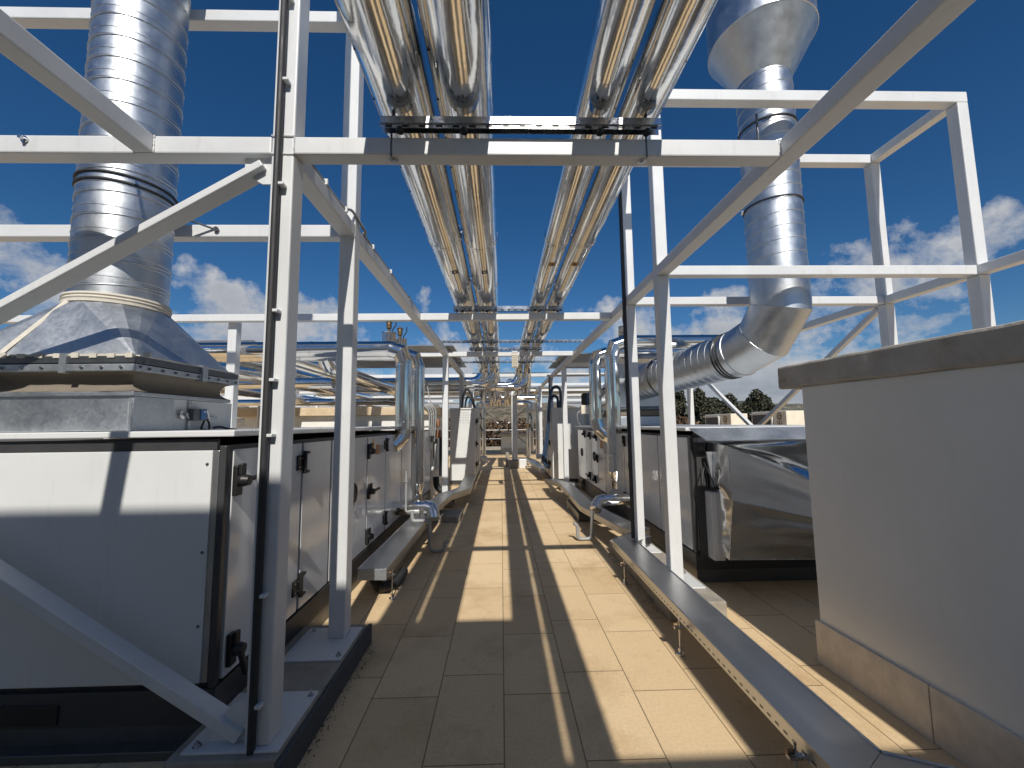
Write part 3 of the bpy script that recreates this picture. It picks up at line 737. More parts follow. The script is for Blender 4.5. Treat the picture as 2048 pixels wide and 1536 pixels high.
def ahu(name_label, xs, s, y0, y1, xd, seams, front_mat, z0=.14, zt=1.62):
    t = thing('air_handling_unit', name_label, 'air handling unit', (xs-s*xd/2, (y0+y1)/2, 0))
    xi = xs-s*xd
    # base rails
    B(xi, xs-s*.01, y0+.02, y1, .0, .13, 'base_rail', steel_dark, t, .004)
    B(xi, xs+s*.005, y0+.0, y1, .135, z0+.07, 'base_frame', dark_rail, t, .004)
    B(xi, xs-s*.03, y0+.03, y1-.02, z0+.07, zt-.05, 'core', dark_rail, t, .0)
    # side panels between seams
    ys = [y0+.05]+[q for q in seams]+[y1-.04]
    for a, b_ in zip(ys[:-1], ys[1:]):
        B(xs-s*.028, xs-s*.0, a+.016, b_-.016, z0+.085, zt-.075, 'side_panel', panel_gloss, t, .004)
    # front panel
    fx0, fx1 = sorted((xi, xs-s*.075))
    B(fx0, fx1, y0, y0+.028, z0+.10, zt-.075, 'front_panel', front_mat, t, .004)
    B(*sorted((xs-s*.073, xs-s*.040)), y0+.004, y0+.04, z0+.10, zt-.075, 'edge_trim', rail_grey, t, .004)
    B(*sorted((xs-s*.038, xs-s*.003)), y0+.002, y0+.044, z0+.072, zt-.05, 'corner_profile', dark_rail, t, .006)
    B(*sorted((xi, xs-s*.056)), y0+.006, y0+.03, zt-.073, zt-.012, 'top_profile', dark_rail, t, .003)
    # roof sheet
    B(*sorted((xi-s*.03, xs+s*.055)), y0-.03, y1+.03, zt, zt+.035, 'roof', panel_white, t, .006)
    g = G()
    for k in range(int((y1-y0)/.45)): g.lathe([(0,.008),(.008,.006),(.011,0)], (xs+s*.03,y0+.2+k*.45,zt+.035), (0,0,1), 8)
    g.out('roof_screws', strut, t)
    return t
tL = ahu('long white air handling unit carrying the pyramid hood, left foreground', -1.52, 1, 2.35, 9.0, 2.6, [3.24, 3.78, 4.78, 5.53, 6.4, 7.6], panel_white, z0=.235)
g_ = G()
for (x, z) in ((-1.62,1.47),(-1.62,1.0),(-1.62,.62),(-1.62,.30),(-1.68,.255),(-2.6,.255)): g_.lathe([(0,.006),(.007,.005),(.009,0)], (x,2.35,z), (0,-1,0), 10)
g_.out('panel_screws', steel_dark, tL)
latch(tL, -1.52, 2.44, 1.37, 1, True, .1); latch(tL, -1.52, 2.46, .45, 1, True, -1.4)
hinge(tL, -1.52, 3.24, 1.40, 1); hinge(tL, -1.52, 3.24, .50, 1)
latch(tL, -1.52, 4.80, 1.38, 1, False); latch(tL, -1.52, 4.82, .93, 1, True, .1); latch(tL, -1.52, 4.80, .44, 1, False)
hinge(tL, -1.52, 5.53, 1.42, 1); hinge(tL, -1.52, 5.53, .48, 1)
porthole(tL, -1.52, 4.33, .98, 1, .11)
sg = G(); sg.hull8([(-1.519,4.90,1.36),(-1.519,5.06,1.36),(-1.519,4.98,1.53)], [(-1.516,4.90,1.36),(-1.516,5.06,1.36),(-1.516,4.98,1.53)]); sgn = sg.out('warning_sign', yellow, tL)
G().bar((-1.5155,4.98,1.395),(-1.5155,4.98,1.475),.014,.002,(1,0,0)).bar((-1.5155,4.98,1.375),(-1.5155,4.98,1.386),.014,.002,(1,0,0)).out('mark', black, sgn)
for (ya, yb, za, zb, m_, nm) in ((5.10,5.24,1.32,1.44,orange,'sticker'),(5.26,5.40,1.33,1.43,pvc,'sticker')):
    B(-1.519, -1.517, ya, yb, za, zb, nm, m_, tL, 0)
B(-2.65, -2.30, 2.34, 2.352, .155, .25, 'lifting_pocket', black, tL, .002)
B(-4.1, -1.46, 2.30, 2.44, .0, .045, 'skid_rail', steel_dark, tL, .004)

tR = ahu('long white air handling unit with crumpled foil intake hood, right side', 2.02, -1, 4.42, 11.0, 2.2, [5.35, 6.85, 8.1, 8.72, 9.35, 9.9], galv, z0=.23, zt=1.575)
for y, z, lg, tl in ((6.78,1.37,True,3.0),(8.80,1.38,True,0.1),(9.42,1.39,True,3.0),(10.0,1.41,False,0),(6.80,.46,False,0),(8.95,.47,True,3.0),(9.5,.48,True,.2),(10.2,.24,True,.1),(8.75,.93,True,3.)): latch(tR, 2.02, y, z, -1, lg, tl)
porthole(tR, 2.02, 9.05, .95, -1, .1); porthole(tR, 2.02, 10.45, .95, -1, .1); porthole(tR, 2.02, 6.5, 1.0, -1, .1)
B(2.017, 2.019, 8.25, 8.5, 1.16, 1.32, 'sticker', orange, tR, 0); B(2.016, 2.018, 7.9, 8.2, 1.08, 1.28, 'sticker', pvc, tR, 0)
# galvanised rain lip over the intake and dark louvre recess
g_ = G(); g_.hull8([(1.99,4.36,1.595),(4.1,4.36,1.595),(4.1,4.18,1.475),(2.08,4.18,1.475)], [(1.99,4.36,1.605),(4.1,4.36,1.605),(4.1,4.175,1.484),(2.08,4.175,1.484)]); g_.out('rain_lip', galv, tR)
B(2.06, 2.16, 4.375, 4.418, .26, 1.45, 'corner_profile', dark_rail, tR, .004)
B(2.13, 2.24, 4.24, 4.41, .28, .95, 'side_cover', panel_white, tR, .004)
g_ = G(); g_.hull8([(2.12,4.27,1.36),(2.24,4.27,1.36),(2.24,4.27,.98),(2.17,4.27,1.0)], [(2.12,4.30,1.36),(2.24,4.30,1.36),(2.24,4.30,.98),(2.17,4.30,1.0)]); g_.out('torn_plate', galv, tR)
G().soft([(2.1,4.3,1.2),(2.05,4.25,1.05),(2.12,4.22,.98),(2.2,4.22,1.03)], .006, 6).soft([(2.1,4.3,1.25),(2.12,4.2,1.1),(2.16,4.2,.96)], .005, 6).out('cable', black, tR)
# crumpled foil intake hood
def sheet(g, q, n=16, amp=.012, seed=0, nrm=None, smooth=True):
    a, b_, c, d = [V(x) for x in q]; grid = []
    nn = (b_-a).cross(d-a).normalized()
    for j in range(n+1):
        row = []
        for i in range(n+1):
            u, v_ = i/n, j/n; p = a*(1-u)*(1-v_)+b_*u*(1-v_)+c*u*v_+d*(1-u)*v_
            e = min(1, 6*min(u,1-u,v_,1-v_)); p = p+nn*amp*e*(noise.noise(V((u*2.3+seed,v_*2.3,seed)))+.5*noise.noise(V((u*5+seed,v_*5,seed+3))))
            row.append(g.bm.verts.new(p))
        grid.append(row)
    for j in range(n):
        for i in range(n):
            f = g.bm.faces.new((grid[j][i],grid[j][i+1],grid[j+1][i+1],grid[j+1][i])); f.smooth = smooth
hd = thing('intake_hood', 'crumpled shiny foil hood on the intake of the right unit, beside the plaster wall', 'hood', (2.8,4,0))
A = dict(lt=(2.20,4.00,1.43), lb=(2.19,4.08,.34), rt=(4.0,3.95,.66), rb=(4.0,4.14,.30), blt=(2.17,4.38,1.46), blb=(2.17,4.38,.36), brt=(4.0,4.38,1.44), brb=(4.0,4.38,.3), ml=(2.19,3.96,.92), mr=(4.0,3.80,.52))
g_ = G(); sheet(g_, (A['ml'],A['mr'],A['rt'],A['lt']), 20, .022, 1); g_.out('front_sheet', dented, hd, recalc=False)
g_ = G(); sheet(g_, (A['lb'],A['rb'],A['mr'],A['ml']), 20, .035, 5); g_.out('front_sheet', dented, hd, recalc=False)
g_ = G(); sheet(g_, (A['lt'],A['rt'],A['brt'],A['blt']), 20, .03, 9); g_.out('top_sheet', dented, hd, recalc=False)
BM = (2.17,4.38,.92)
g_ = G(); sheet(g_, (A['blb'],A['lb'],A['ml'],BM), 12, .02, 14); g_.out('side_sheet', dented, hd, recalc=False)
g_ = G(); sheet(g_, (BM,A['ml'],A['lt'],A['blt']), 12, .02, 17); g_.out('side_sheet', dented, hd, recalc=False)
g_ = G(); sheet(g_, (A['lb'],A['blb'],A['brb'],A['rb']), 12, .02, 18); g_.out('bottom_sheet', dented, hd, recalc=False)
G().tube([A['ml'],A['mr']], .006, 8).tube([A['lt'],A['ml'],A['lb']], .006, 8).tube([A['lb'],A['rb']], .005, 8).out('folded_seam', strut, hd)

# units further along
def cabinet(label, x0, x1, y0, y1, z1, side, s, group=None):
    t = thing('control_cabinet', label, 'cabinet', ((x0+x1)/2,(y0+y1)/2,0))
    B(x0+.03, x1-.03, y0+.03, y1, .0, .12, 'plinth', dark_rail, t)
    B(x0, x1, y0, y1, .12, z1, 'body', panel_white, t, .006)
    B(x0-.02, x1+.02, y0-.03, y1+.02, z1, z1+.04, 'roof', panel_white, t, .006)
    for cx_ in (x0+.12, x0+(x1-x0)*.55):
        g = G()
        for row in range(10): g.box(cx_, cx_+.13, y0-.004, y0-.0005, .62+row*.028, .632+row*.028)
        g.out('louvre', panel_white, t)
    g = G(); gx0 = x0+.22; gz = z1-.08
    for k in range(5): g.box(gx0+k*.075, gx0+k*.075+.005, y0-.003, y0-.0006, gz-.3, gz)
    for k in range(5): g.box(gx0, gx0+.305, y0-.0032, y0-.0008, gz-.3+k*.074, gz-.295+k*.074)
    g.out('grid_label', pvc, t)
    for z in (.5, 1.1, 1.75): latch(t, x1 if s > 0 else x0, y0+.5, z, s, z != 1.1, 2.2)
    for yy in (y0+.9, y0+1.7):
        B(*sorted(((x1 if s > 0 else x0)+s*.001, (x1 if s > 0 else x0)+s*.006)), yy, yy+.02, .14, z1-.02, 'seam', dark_rail, t, 0)
    return t
cabinet('tall white cabinet with grid label and louvres on the left of the walkway', -1.45, -.76, 11.8, 14.6, 2.10, 1, 1)
cabinet('tall white cabinet with grid label on the right of the walkway', 1.44, 2.9, 11.8, 14.2, 2.08, -1, -1)

# ------------------------------------------------------------------ walls behind the left unit
t = thing('parapet_wall', 'white parapet with ochre coping behind the left air handling unit', 'wall', (-3.7,9.7,0))
B(-5.75, -1.62, 9.45, 11.4, 0, 1.9, 'wall_face', plaster, t); B(-5.92, -1.5, 9.3, 11.55, 1.9, 2.09, 'coping', ochre, t, .015)
tag(G().box(3.0, 4.6, 12.0, 13.0, 0, 1.95, .01).out('beige_box', beige), 'beige equipment box behind the right white cabinet', 'equipment box')

# ------------------------------------------------------------------ pipes at the sides
def bend(pts, rb, n=2):
    P = [V(p) for p in pts]; out = [P[0]]
    for i in range(1, len(P)-1):
        a = (P[i-1]-P[i]); b_ = (P[i+1]-P[i]); la, lb_ = a.length, b_.length; a.normalize(); b_.normalize()
        r = min(rb, la*.49, lb_*.49)
        s0 = P[i]+a*r; s1 = P[i]+b_*r
        for k in range(n+1):
            u = k/n; out.append(s0*(1-u)**2+P[i]*2*u*(1-u)+s1*u*u)
    out.append(P[-1]); return out
def cpipe(label, pts, r, rb=.22, mat=None, bands_=True, name='insulated_pipe', group=None, cat='pipe', seg=28, extra=None):
    t = thing(name, label, cat, tuple(pts[0]), group)
    b_ = bend(pts, rb); G().tube(b_, r, seg).out('cladding', mat or chrome2, t)
    if bands_:
        P = [V(p) for p in pts]
        for i in range(len(P)-1):
            d = P[i+1]-P[i]; L = d.length; d.normalize()
            if L < .6: continue
            n = max(2, int(L/1.1)+1)
            for k in range(n):
                u = rb+.03+(L-2*rb-.06)*k/(n-1)
                if 0 < u < L: G().lathe([(r+.0004,-.014),(r+.004,-.01),(r+.004,.01),(r+.0004,.014)], P[i]+d*u, d, seg).out('seam_band', chrome2, t)
    return t
tv = cpipe('front vertical silver pipe turning into the top of the left unit', [(-7.5,6.1,2.80),(-1.43,6.1,2.80),(-1.43,6.1,1.50),(-1.56,6.0,1.38)], .118, .2)
def airvent(parent, x, y, z):
    G().lathe([(.105,0),(.105,.14),(.11,.145)], (x,y,z), (0,0,1), 24).out('vent_cup', chrome2, parent)
    v_ = G().lathe([(.02,.05),(.02,.2),(.035,.21),(.04,.28),(.035,.30),(.05,.305),(.05,.315),(.02,.32),(.02,.34),(0,.34)], (x,y,z), (0,0,1), 14).out('air_vent', brass, parent)
    G().soft([(x+.03,y,z+.12),(x+.06,y,z+.2),(x+.10,y,z+.26),(x+.10,y,z+.34)], .008, 6).out('vent_tube', black, v_)
airvent(tv, -1.66, 6.1, 2.90)
tv2 = cpipe('rear vertical silver pipe dropping beside the left unit to the floor elbow', [(-7.5,6.36,2.76),(-1.27,6.36,2.76),(-1.27,6.36,.80)], .095, .2)
airvent(tv2, -1.56, 6.36, 2.855)
G().lathe([(.095,0),(.105,-.01),(.07,-.16),(.072,-.28)], (-1.27,6.36,.81), (0,0,1), 24).out('reducer', chrome2, tv2)
cpipe('short silver elbow lying across the left cable tray', [(-1.56,5.98,.52),(-.99,5.98,.52),(-.96,5.90,.37)], .10, .14, name='insulated_elbow')
t = thing('valve', 'small grey valve and drain pipework on the left tray', 'valve', (-1.1,5.7,.5))
G().tube(bend([(-1.31,5.8,1.05),(-1.31,5.8,.50),(-1.0,5.72,.50)], .03), .016, 10).tube(bend([(-1.18,5.6,.55),(-1.18,5.6,.42),(-1.0,5.6,.42)], .04), .024, 10).lathe([(.03,0),(.03,.02)], (-1.31,5.8,.9), (0,0,1), 12).out('pipework', pvc, t)
G().lathe([(0,0),(.03,.0),(.03,.02),(.016,.03),(.016,.07),(.03,.08),(.03,.1),(0,.1)], (-1.08,5.7,.45), (0,0,1), 10).out('valve_body', strut, t)
cpipe('dark grey U shaped drain trap on the tiles beside the left tray', [(-1.02,5.60,.42),(-.955,5.62,.42),(-.955,5.62,.03),(-.755,5.62,.03),(-.755,5.62,.14),(-.70,5.62,.15)], .022, .05, pvc, False, 'drain_trap', None, 'drain pipe', 14)

tv = cpipe('large vertical silver pipe on the right with elbow at its top', [(3.4,6.3,2.92),(1.72,6.3,2.92),(1.72,6.3,.95)], .108, .22)
airvent(tv, 1.95, 6.3, 3.02)
G().lathe([(.108,0),(.112,-.01),(.075,-.14),(.07,-.26)], (1.72,6.3,.95), (0,0,1), 24).out('reducer', chrome2, tv)
tv = cpipe('second vertical silver pipe behind the large one on the right', [(3.4,6.95,2.86),(1.60,6.95,2.86),(1.60,6.95,1.55),(1.9,6.9,1.35)], .10, .2)
G().soft([(1.50,6.88,2.2),(1.44,6.8,2.15),(1.42,6.8,2.0)], .008, 6).out('blue_wire', blue_lbl, tv)
cpipe('silver elbow over the right cable tray ending in a drop', [(1.9,6.1,.56),(1.40,6.1,.56),(1.33,6.0,.44)], .082, .12, name='insulated_elbow')
cpipe('grey U shaped drain trap standing on the sunlit tiles', [(1.30,6.05,.50),(1.27,6.05,.03),(1.075,6.05,.03),(1.075,6.05,.22),(1.02,6.05,.25)], .024, .05, pvc, False, 'drain_trap', None, 'drain pipe', 14)

# long pipes running into the distance beyond the left unit
for i, (x, z, r, y0, y1, lab) in enumerate(((-4.80,2.88,.125,5.2,24,'silver pipe running into the distance, top of the far left pair'),(-4.52,2.62,.125,5.2,24,'silver pipe running into the distance, lower of the far left pair'),
        (-3.18,2.68,.115,6.0,13.5,'silver pipe running under the left headers, outer one'),(-2.72,2.60,.11,6.5,12.5,'silver pipe running under the left headers, inner one'),
        (-2.3,2.32,.09,9.3,16,'silver pipe above the ochre coping on the left'),(-5.6,2.45,.11,8,24,'low silver pipe far beyond the left unit, under the frame'))):
    P_ = [(x,y0,z),(x,y1,z-.02)]
    if i == 3: P_ = [(x,6.36,2.74),(x,6.55,z),(x,y1,z-.02)]
    cpipe(lab, P_, r, .08, chrome)
cpipe('silver header pipe crossing low behind the left frame', [(-8,8.2,2.52),(-3.3,8.2,2.52)], .11, .2)
cpipe('silver header pipe crossing above the left ochre coping', [(-8,11.8,2.35),(-2.2,11.8,2.35)], .1, .2)
cpipe('silver pipe running away beyond the right white cabinet', [(2.6,11.2,2.35),(2.6,9.7,2.6),(3.6,19,2.3)], .1, .2)
cpipe('silver pipe beside it beyond the right cabinet', [(3.1,11.5,2.25),(4.2,20,2.25)], .1, .2)

# pump with black motor on the left coping
for i, (x, y, lab) in enumerate(((-3.75,9.9,'black pump motor standing on the ochre coping, left one'),(-1.95,9.7,'black pump motor beside the vertical silver pipes'))):
    t = thing('pump_motor', lab, 'motor', (x,y,2.1))
    G().lathe([(0,0),(.12,0),(.12,.08),(.15,.09),(.15,.28),(.11,.34),(0,.34)], (x,y,2.42), (0,0,1), 20).out('motor', black, t)
    G().lathe([(.06,0),(.05,.14),(.09,.16),(.09,.33)], (x,y,2.1), (0,0,1), 16).out('volute', steel_dark, t)
    G().soft([(x+.12,y-.1,2.62),(x+.22,y-.12,2.7),(x+.28,y-.15,2.4),(x+.36,y-.2,2.12)], .014, 8).out('cable', pvc, t)
t = thing('pump_motor', 'grey pump motor above the right unit beside the cabinet', 'motor', (2.3,10.9,1.65))
G().lathe([(0,.55),(.12,.55),(.13,.6),(.13,.8),(.1,.84),(0,.84)], (2.2,10.6,1.6), (0,0,1), 18).out('motor', black, t)
G().lathe([(.07,0),(.06,.3),(.1,.35),(.11,.54)], (2.2,10.6,1.6), (0,0,1), 18).out('volute', pvc, t)
G().box(2.0, 2.28, 10.3, 10.5, 1.9, 2.12, .02).out('terminal_box', beige, t)
G().soft([(2.02,10.4,2.0),(1.92,10.4,1.9),(1.95,10.5,1.7),(2.1,10.7,1.62)], .016, 8).out('cable', pvc, t)

# brown actuators + hoses behind the left vertical pipes
t = thing('valve_actuator', 'pair of brown actuators on pipework behind the left unit', 'valve', (-1.45,9.7,1.4))
B(-1.62, -1.42, 9.55, 9.75, 1.62, 1.80, 'actuator', copper, t, .02); B(-1.60, -1.38, 9.5, 9.7, 1.38, 1.56, 'actuator', copper, t, .02)
G().lathe([(.05,0),(.05,.45)], (-1.52,9.65,.9), (0,0,1), 14).lathe([(.07,0),(.07,.9)], (-1.38,9.75,.5), (0,0,1), 16).out('pipe_body', steel_dark, t)
G().tube(bend([(-1.45,9.4,1.25),(-1.45,9.4,.72),(-1.6,9.4,.68)],.05), .05, 12).out('white_pipe', panel_white, t)
G().soft([(-1.5,9.6,.5),(-1.45,9.6,.25),(-1.2,9.65,.12),(-1.0,9.9,.1)], .07, 12).out('black_hose', rubber, t)
g_ = G()
for k in range(4): g_.soft([(-1.95+k*.06,9.28,2.05),(-1.8+k*.07,9.24,2.13),(-1.6+k*.05,9.24,1.95),(-1.62+k*.04,9.3,1.3)], .018, 8)
tag(g_.out('conduit_bundle', pvc), 'bundle of grey conduits looping over the end of the ochre coping', 'conduit')
g_ = G()
for k in range(4): g_.soft([(-5.35+k*.1,9.27,1.2),(-5.35+k*.1,9.27,1.95),(-5.35+k*.1,9.3,2.12),(-5.33+k*.1,9.7,2.13)], .022, 8)
tag(g_.out('conduit_bundle', panel_white), 'four white conduits bent over the left end of the ochre coping', 'conduit')

# hoses arching over the cabinets
def hose(pts, r, label, mat=rubber): return tag(G().soft(pts, r, 10, 8).out('hose', mat), label, 'hose', None)
hose([(-1.15,12.3,2.1),(-1.12,12.25,2.5),(-1.0,12.2,2.72),(-.86,12.2,2.5),(-.78,12.3,2.1)], .035, 'outer black hose arching over the left white cabinet')
hose([(-1.10,12.6,2.1),(-1.06,12.55,2.4),(-.98,12.5,2.52),(-.88,12.5,2.4),(-.80,12.6,2.1)], .03, 'inner black hose arching over the left white cabinet')
hose([(1.75,12.2,2.12),(1.75,12.1,2.6),(1.62,12.0,2.75),(1.45,11.9,2.6),(1.36,11.8,2.1),(1.32,11.8,1.5),(1.22,11.8,1.0),(1.18,11.8,.6),(1.35,11.9,.42)], .042, 'dark blue hose looping over and down the right cabinet, outer', blue_hose)
hose([(1.72,12.5,2.12),(1.70,12.4,2.42),(1.58,12.3,2.5),(1.45,12.2,2.35),(1.38,12.0,1.9),(1.33,11.9,1.3),(1.25,11.9,.75),(1.28,11.9,.5)], .04, 'dark blue hose looping over and down the right cabinet, inner', blue_hose)

# far headers and risers
for i, (y, z, xr, lab) in enumerate(((17.6,2.78,1.62,'rear far header pipe crossing the walkway'),(18.0,2.58,1.30,'front far header pipe crossing the walkway'))):
    cpipe(lab, [(-1.28+.25*i,y,.5),(-1.28+.25*i,y,z),(xr,y,z),(xr,y,.5)], .115, .2)
for i, (x, y, lab) in enumerate(((-.90,16.6,'slim far riser with black lever valves left of the walkway'),(-.72,17.2,'second slim far riser left of the walkway'),(1.10,16.9,'slim far riser with black lever valves right of the walkway'),(1.42,16.3,'second slim far riser right of the walkway'))):
    t = cpipe(lab, [(x,y,.35),(x,y,2.5)], .085, .1)
    if i in (0, 2):
        for z in (1.55, 2.0): G().bar((x+.05,y-.12,z+.12),(x+.15,y-.12,z-.14),.07,.06,(0,1,0),.01).out('lever', black, t)
        G().lathe([(.1,0),(.1,.2)], (x-.02,y,1.5), (0,0,1), 14).out('valve_body', brass, t)
for i, (x0, x1, lab) in enumerate(((-.62,-.36,'first'),(-.22,-.10,'second'),(.30,.24,'third'),(.80,.50,'fourth'))):
    cpipe('%s silver branch from the left dropping to the far headers' % lab, [(x0,13.2,3.0),(x1,17.0,2.78),(x1,17.7,2.55)], .13, .14)
cpipe('pale floor elbow at the foot of the right far risers', [(1.30,15.6,.46),(1.55,15.6,.46),(1.55,15.6,.2)], .09, .08, panel_white)
cpipe('pale floor elbow at the foot of the left far risers', [(-.80,14.9,.5),(-.55,14.9,.5),(-.55,14.9,.3)], .07, .08, panel_white)

# ------------------------------------------------------------------ cable trays on the floor
def tray(label, pts, w_, z, feet, h=.075):
    t = thing('cable_tray', label, 'cable tray', (pts[0][0], pts[0][1], 0))
    P = [V((p[0], p[1], 0)) for p in pts]; n = len(P)
    L_, R_ = [], []
    for i in range(n):
        d0 = (P[i]-P[i-1]).normalized() if i else (P[1]-P[0]).normalized()
        d1 = (P[i+1]-P[i]).normalized() if i < n-1 else d0
        nn = V((-(d0+d1).y, (d0+d1).x, 0)).normalized(); k = 1/max(.3, nn.dot(V((-d1.y, d1.x, 0))))
        L_.append(P[i]+nn*w_/2*k); R_.append(P[i]-nn*w_/2*k)
    for i in range(n-1):
        a, b_, c, d = L_[i], L_[i+1], R_[i+1], R_[i]
        e = (P[i+1]-P[i]).normalized()*.002
        lid = G(); zt = z
        lid.hull8([(*(a+e).xy, zt-.012),(*(b_-e).xy, zt-.012),(*(c-e).xy, zt-.012),(*(d+e).xy, zt-.012)], [(*(a+e).xy, zt),(*(b_-e).xy, zt),(*(c-e).xy, zt),(*(d+e).xy, zt)])
        # rolled edges
        for q0, q1 in ((a,b_),(d,c)):
            lid.tube([(*(q0+e).xy, zt+.002), (*(q1-e).xy, zt+.002)], .007, 8)
        lid.out('lid', tin, t)
        sd_ = G(); slot = G()
        for q0, q1 in ((a,b_),(d,c)):
            dd = (q1-q0); Ln = dd.length; dd.normalize(); nn = V((-dd.y, dd.x, 0)); ctr = (a+b_+c+d)/4
            if nn.dot(ctr-q0) > 0: nn = -nn
            ins = -nn*.006
            sd_.bar(q0+ins+V((0,0,zt-.013-h/2)), q1+ins+V((0,0,zt-.013-h/2)), .002, h)
            sd_.bar(q0+ins*2.2+V((0,0,zt-.014-h)), q1+ins*2.2+V((0,0,zt-.014-h)), .016, .003)
            m_ = int(Ln/.06)
            for k in range(m_):
                s0 = q0+ins+nn*.0014+dd*(.02+k*.06); slot.bar(s0+V((0,0,zt-.02-h*.62)), s0+dd*.026+V((0,0,zt-.02-h*.62)), .001, .009)
        sd_.out('side_rail', tin, t)
        if Ln: slot.out('slots', black, t)
    for (x, y) in feet:
        f = G(); f.tube([(x,y,.02),(x,y,z-.03)], .006, 8).lathe([(.03,0),(.03,.015),(.014,.02),(.014,.05),(0,.05)], (x,y,0), (0,0,1), 14)
        f.box(x-.035, x+.03, y-.014, y+.014, z-.1, z-.085)
        ft = f.out('foot', strut, t)
        G().lathe([(0,0),(.012,0),(.012,.03),(0,.03)], (x-.01,y,z-.07), (-1,0,0), 8).out('bolt', brass, ft)
    return t
tray('grey metal cable tray bending past the plaster wall, right foreground', [(2.35,1.35),(1.448,1.75),(1.448,5.02),(1.74,5.28)], .265, .28, [(1.275,3.12),(1.27,4.45),(1.29,1.95)])
tray('grey metal cable tray under the silver elbow on the right', [(1.78,5.36),(1.66,5.6),(1.42,7.0),(1.45,9.6),(1.18,10.4)], .26, .31, [(1.18,10.2),(1.3,8.3)])
tray('grey metal cable tray with an open square end beside the left unit', [(-1.235,4.10),(-1.20,7.2),(-1.10,8.3),(-.80,9.0),(-.84,11.4)], .27, .32, [(-1.07,4.2),(-1.05,6.1)], .09)
t = bpy.data.objects.get('cable_tray.002')
G().box(-1.37, -1.10, 4.092, 4.098, .218, .318, .001).out('end_cap', galv, t)
tray('far grey cable tray beside the right risers', [(1.05,15.6),(1.25,12.3)], .22, .36, [(.98,15.4)])
tag(G().box(-1.2, -.72, 7.3, 7.9, .0, .10, .01).out('support_block', concrete), 'concrete block below the bend of the left tray', 'concrete block')
tag(G().box(1.3, 1.85, 7.2, 8.6, .0, .14, .01).out('support_block', steel_dark), 'dark support block below the right tray', 'support block')
# dark hose stub below left tray
tag(G().soft([(-1.36,4.5,.12),(-1.22,4.35,.06),(-1.1,4.5,.06),(-1.1,4.8,.06)], .05, 12).out('flexible_hose', rubber), 'black flexible hose lying under the open end of the left tray', 'hose')

# conduit on posts
t = thing('conduit', 'black conduit clipped up the near left post', 'conduit', (-1.18,2.13,0))
G().tube([(-1.188,2.127,.1),(-1.192,2.127,6.1)], .0185, 14).out('tube', rubber, t)
for z in (.35,.85,1.62,1.9,2.26,2.95,3.55,4.05): G().box(-1.172, -1.145, 2.105, 2.149, z, z+.016, .003).out('clip', panel_white, t)
t = thing('conduit', 'black conduit clipped up the second right post', 'conduit', (1.57,5.02,0))
G().tube([(1.565,5.06,.3),(1.565,5.06,4.95)], .022, 14).out('tube', rubber, t)
for z in (.5,1.2,1.9,2.6,3.0,3.6,4.2): G().box(1.58, 1.60, 5.025, 5.041, z, z+.015, .003).out('clip', panel_white, t)
t = thing('cable', 'grey cable clipped along the top of the left long beam', 'cable', (-1.15,3,3.27))
G().soft([(-1.15,2.3,3.275),(-1.15,2.9,3.275),(-1.14,3.1,3.33),(-1.10,3.28,3.25),(-1.145,3.5,3.27),(-1.15,5,3.27),(-1.15,8.8,3.27)], .011, 8).out('wire', pvc, t)
for y in (2.6,2.95,3.6,4.2,5.1,6.1): G().box(-1.17, -1.125, y, y+.02, 3.25, 3.29, .002).out('clip', panel_white, t)
t = thing('conduit', 'black cable run bending down at the far right post', 'conduit', (1.5,13,3.2))
G().soft([(-.9,13.0,3.27),(1.3,13.0,3.27),(1.55,13.1,3.2),(1.57,13.38,3.0),(1.57,13.38,1)], .02, 8).out('tube', rubber, t)

# corrugated roof sheets on the frames
def corrugated(label, x0, x1, y0, y1, z0, z1, axis='x'):
    g = G(); n = int(abs(x1-x0)/.04) if axis == 'y' else int(abs(y1-y0)/.045)
    prev = None
    for k in range(n+1):
        h = .022 if k % 4 in (1, 2) else 0
        if axis == 'x':
            y = y0+(y1-y0)*k/n; z = z0+(z1-z0)*k/n+h; q = [(x0,y,z),(x1,y,z),(x1,y,z+.004),(x0,y,z+.004)]
        q = [g.bm.verts.new(p) for p in q]
        if prev:
            for a in range(4): g.bm.faces.new((prev[a], prev[(a+1)%4], q[(a+1)%4], q[a]))
        else: g.bm.faces.new(q)
        prev = q
    g.bm.faces.new(prev)
    return tag(g.out('roof_sheet', galv), label, 'roof sheet')
corrugated('corrugated metal roof sheet resting on the left frame beyond the posts', -4.4, -1.02, 8.75, 12.3, 3.36, 3.36)
corrugated('corrugated metal roof sheet resting on the right frame beyond the posts', 1.47, 5.6, 9.9, 12.7, 3.36, 3.36)
corrugated('pale corrugated canopy sheet above the far left pipes', -6.6, -4.45, 7.4, 9.6, 3.2, 3.32)

corrugated('dark corrugated sheet roofing the far end of the walkway', -9.5, 6.5, 19.2, 23.5, 3.36, 3.36)
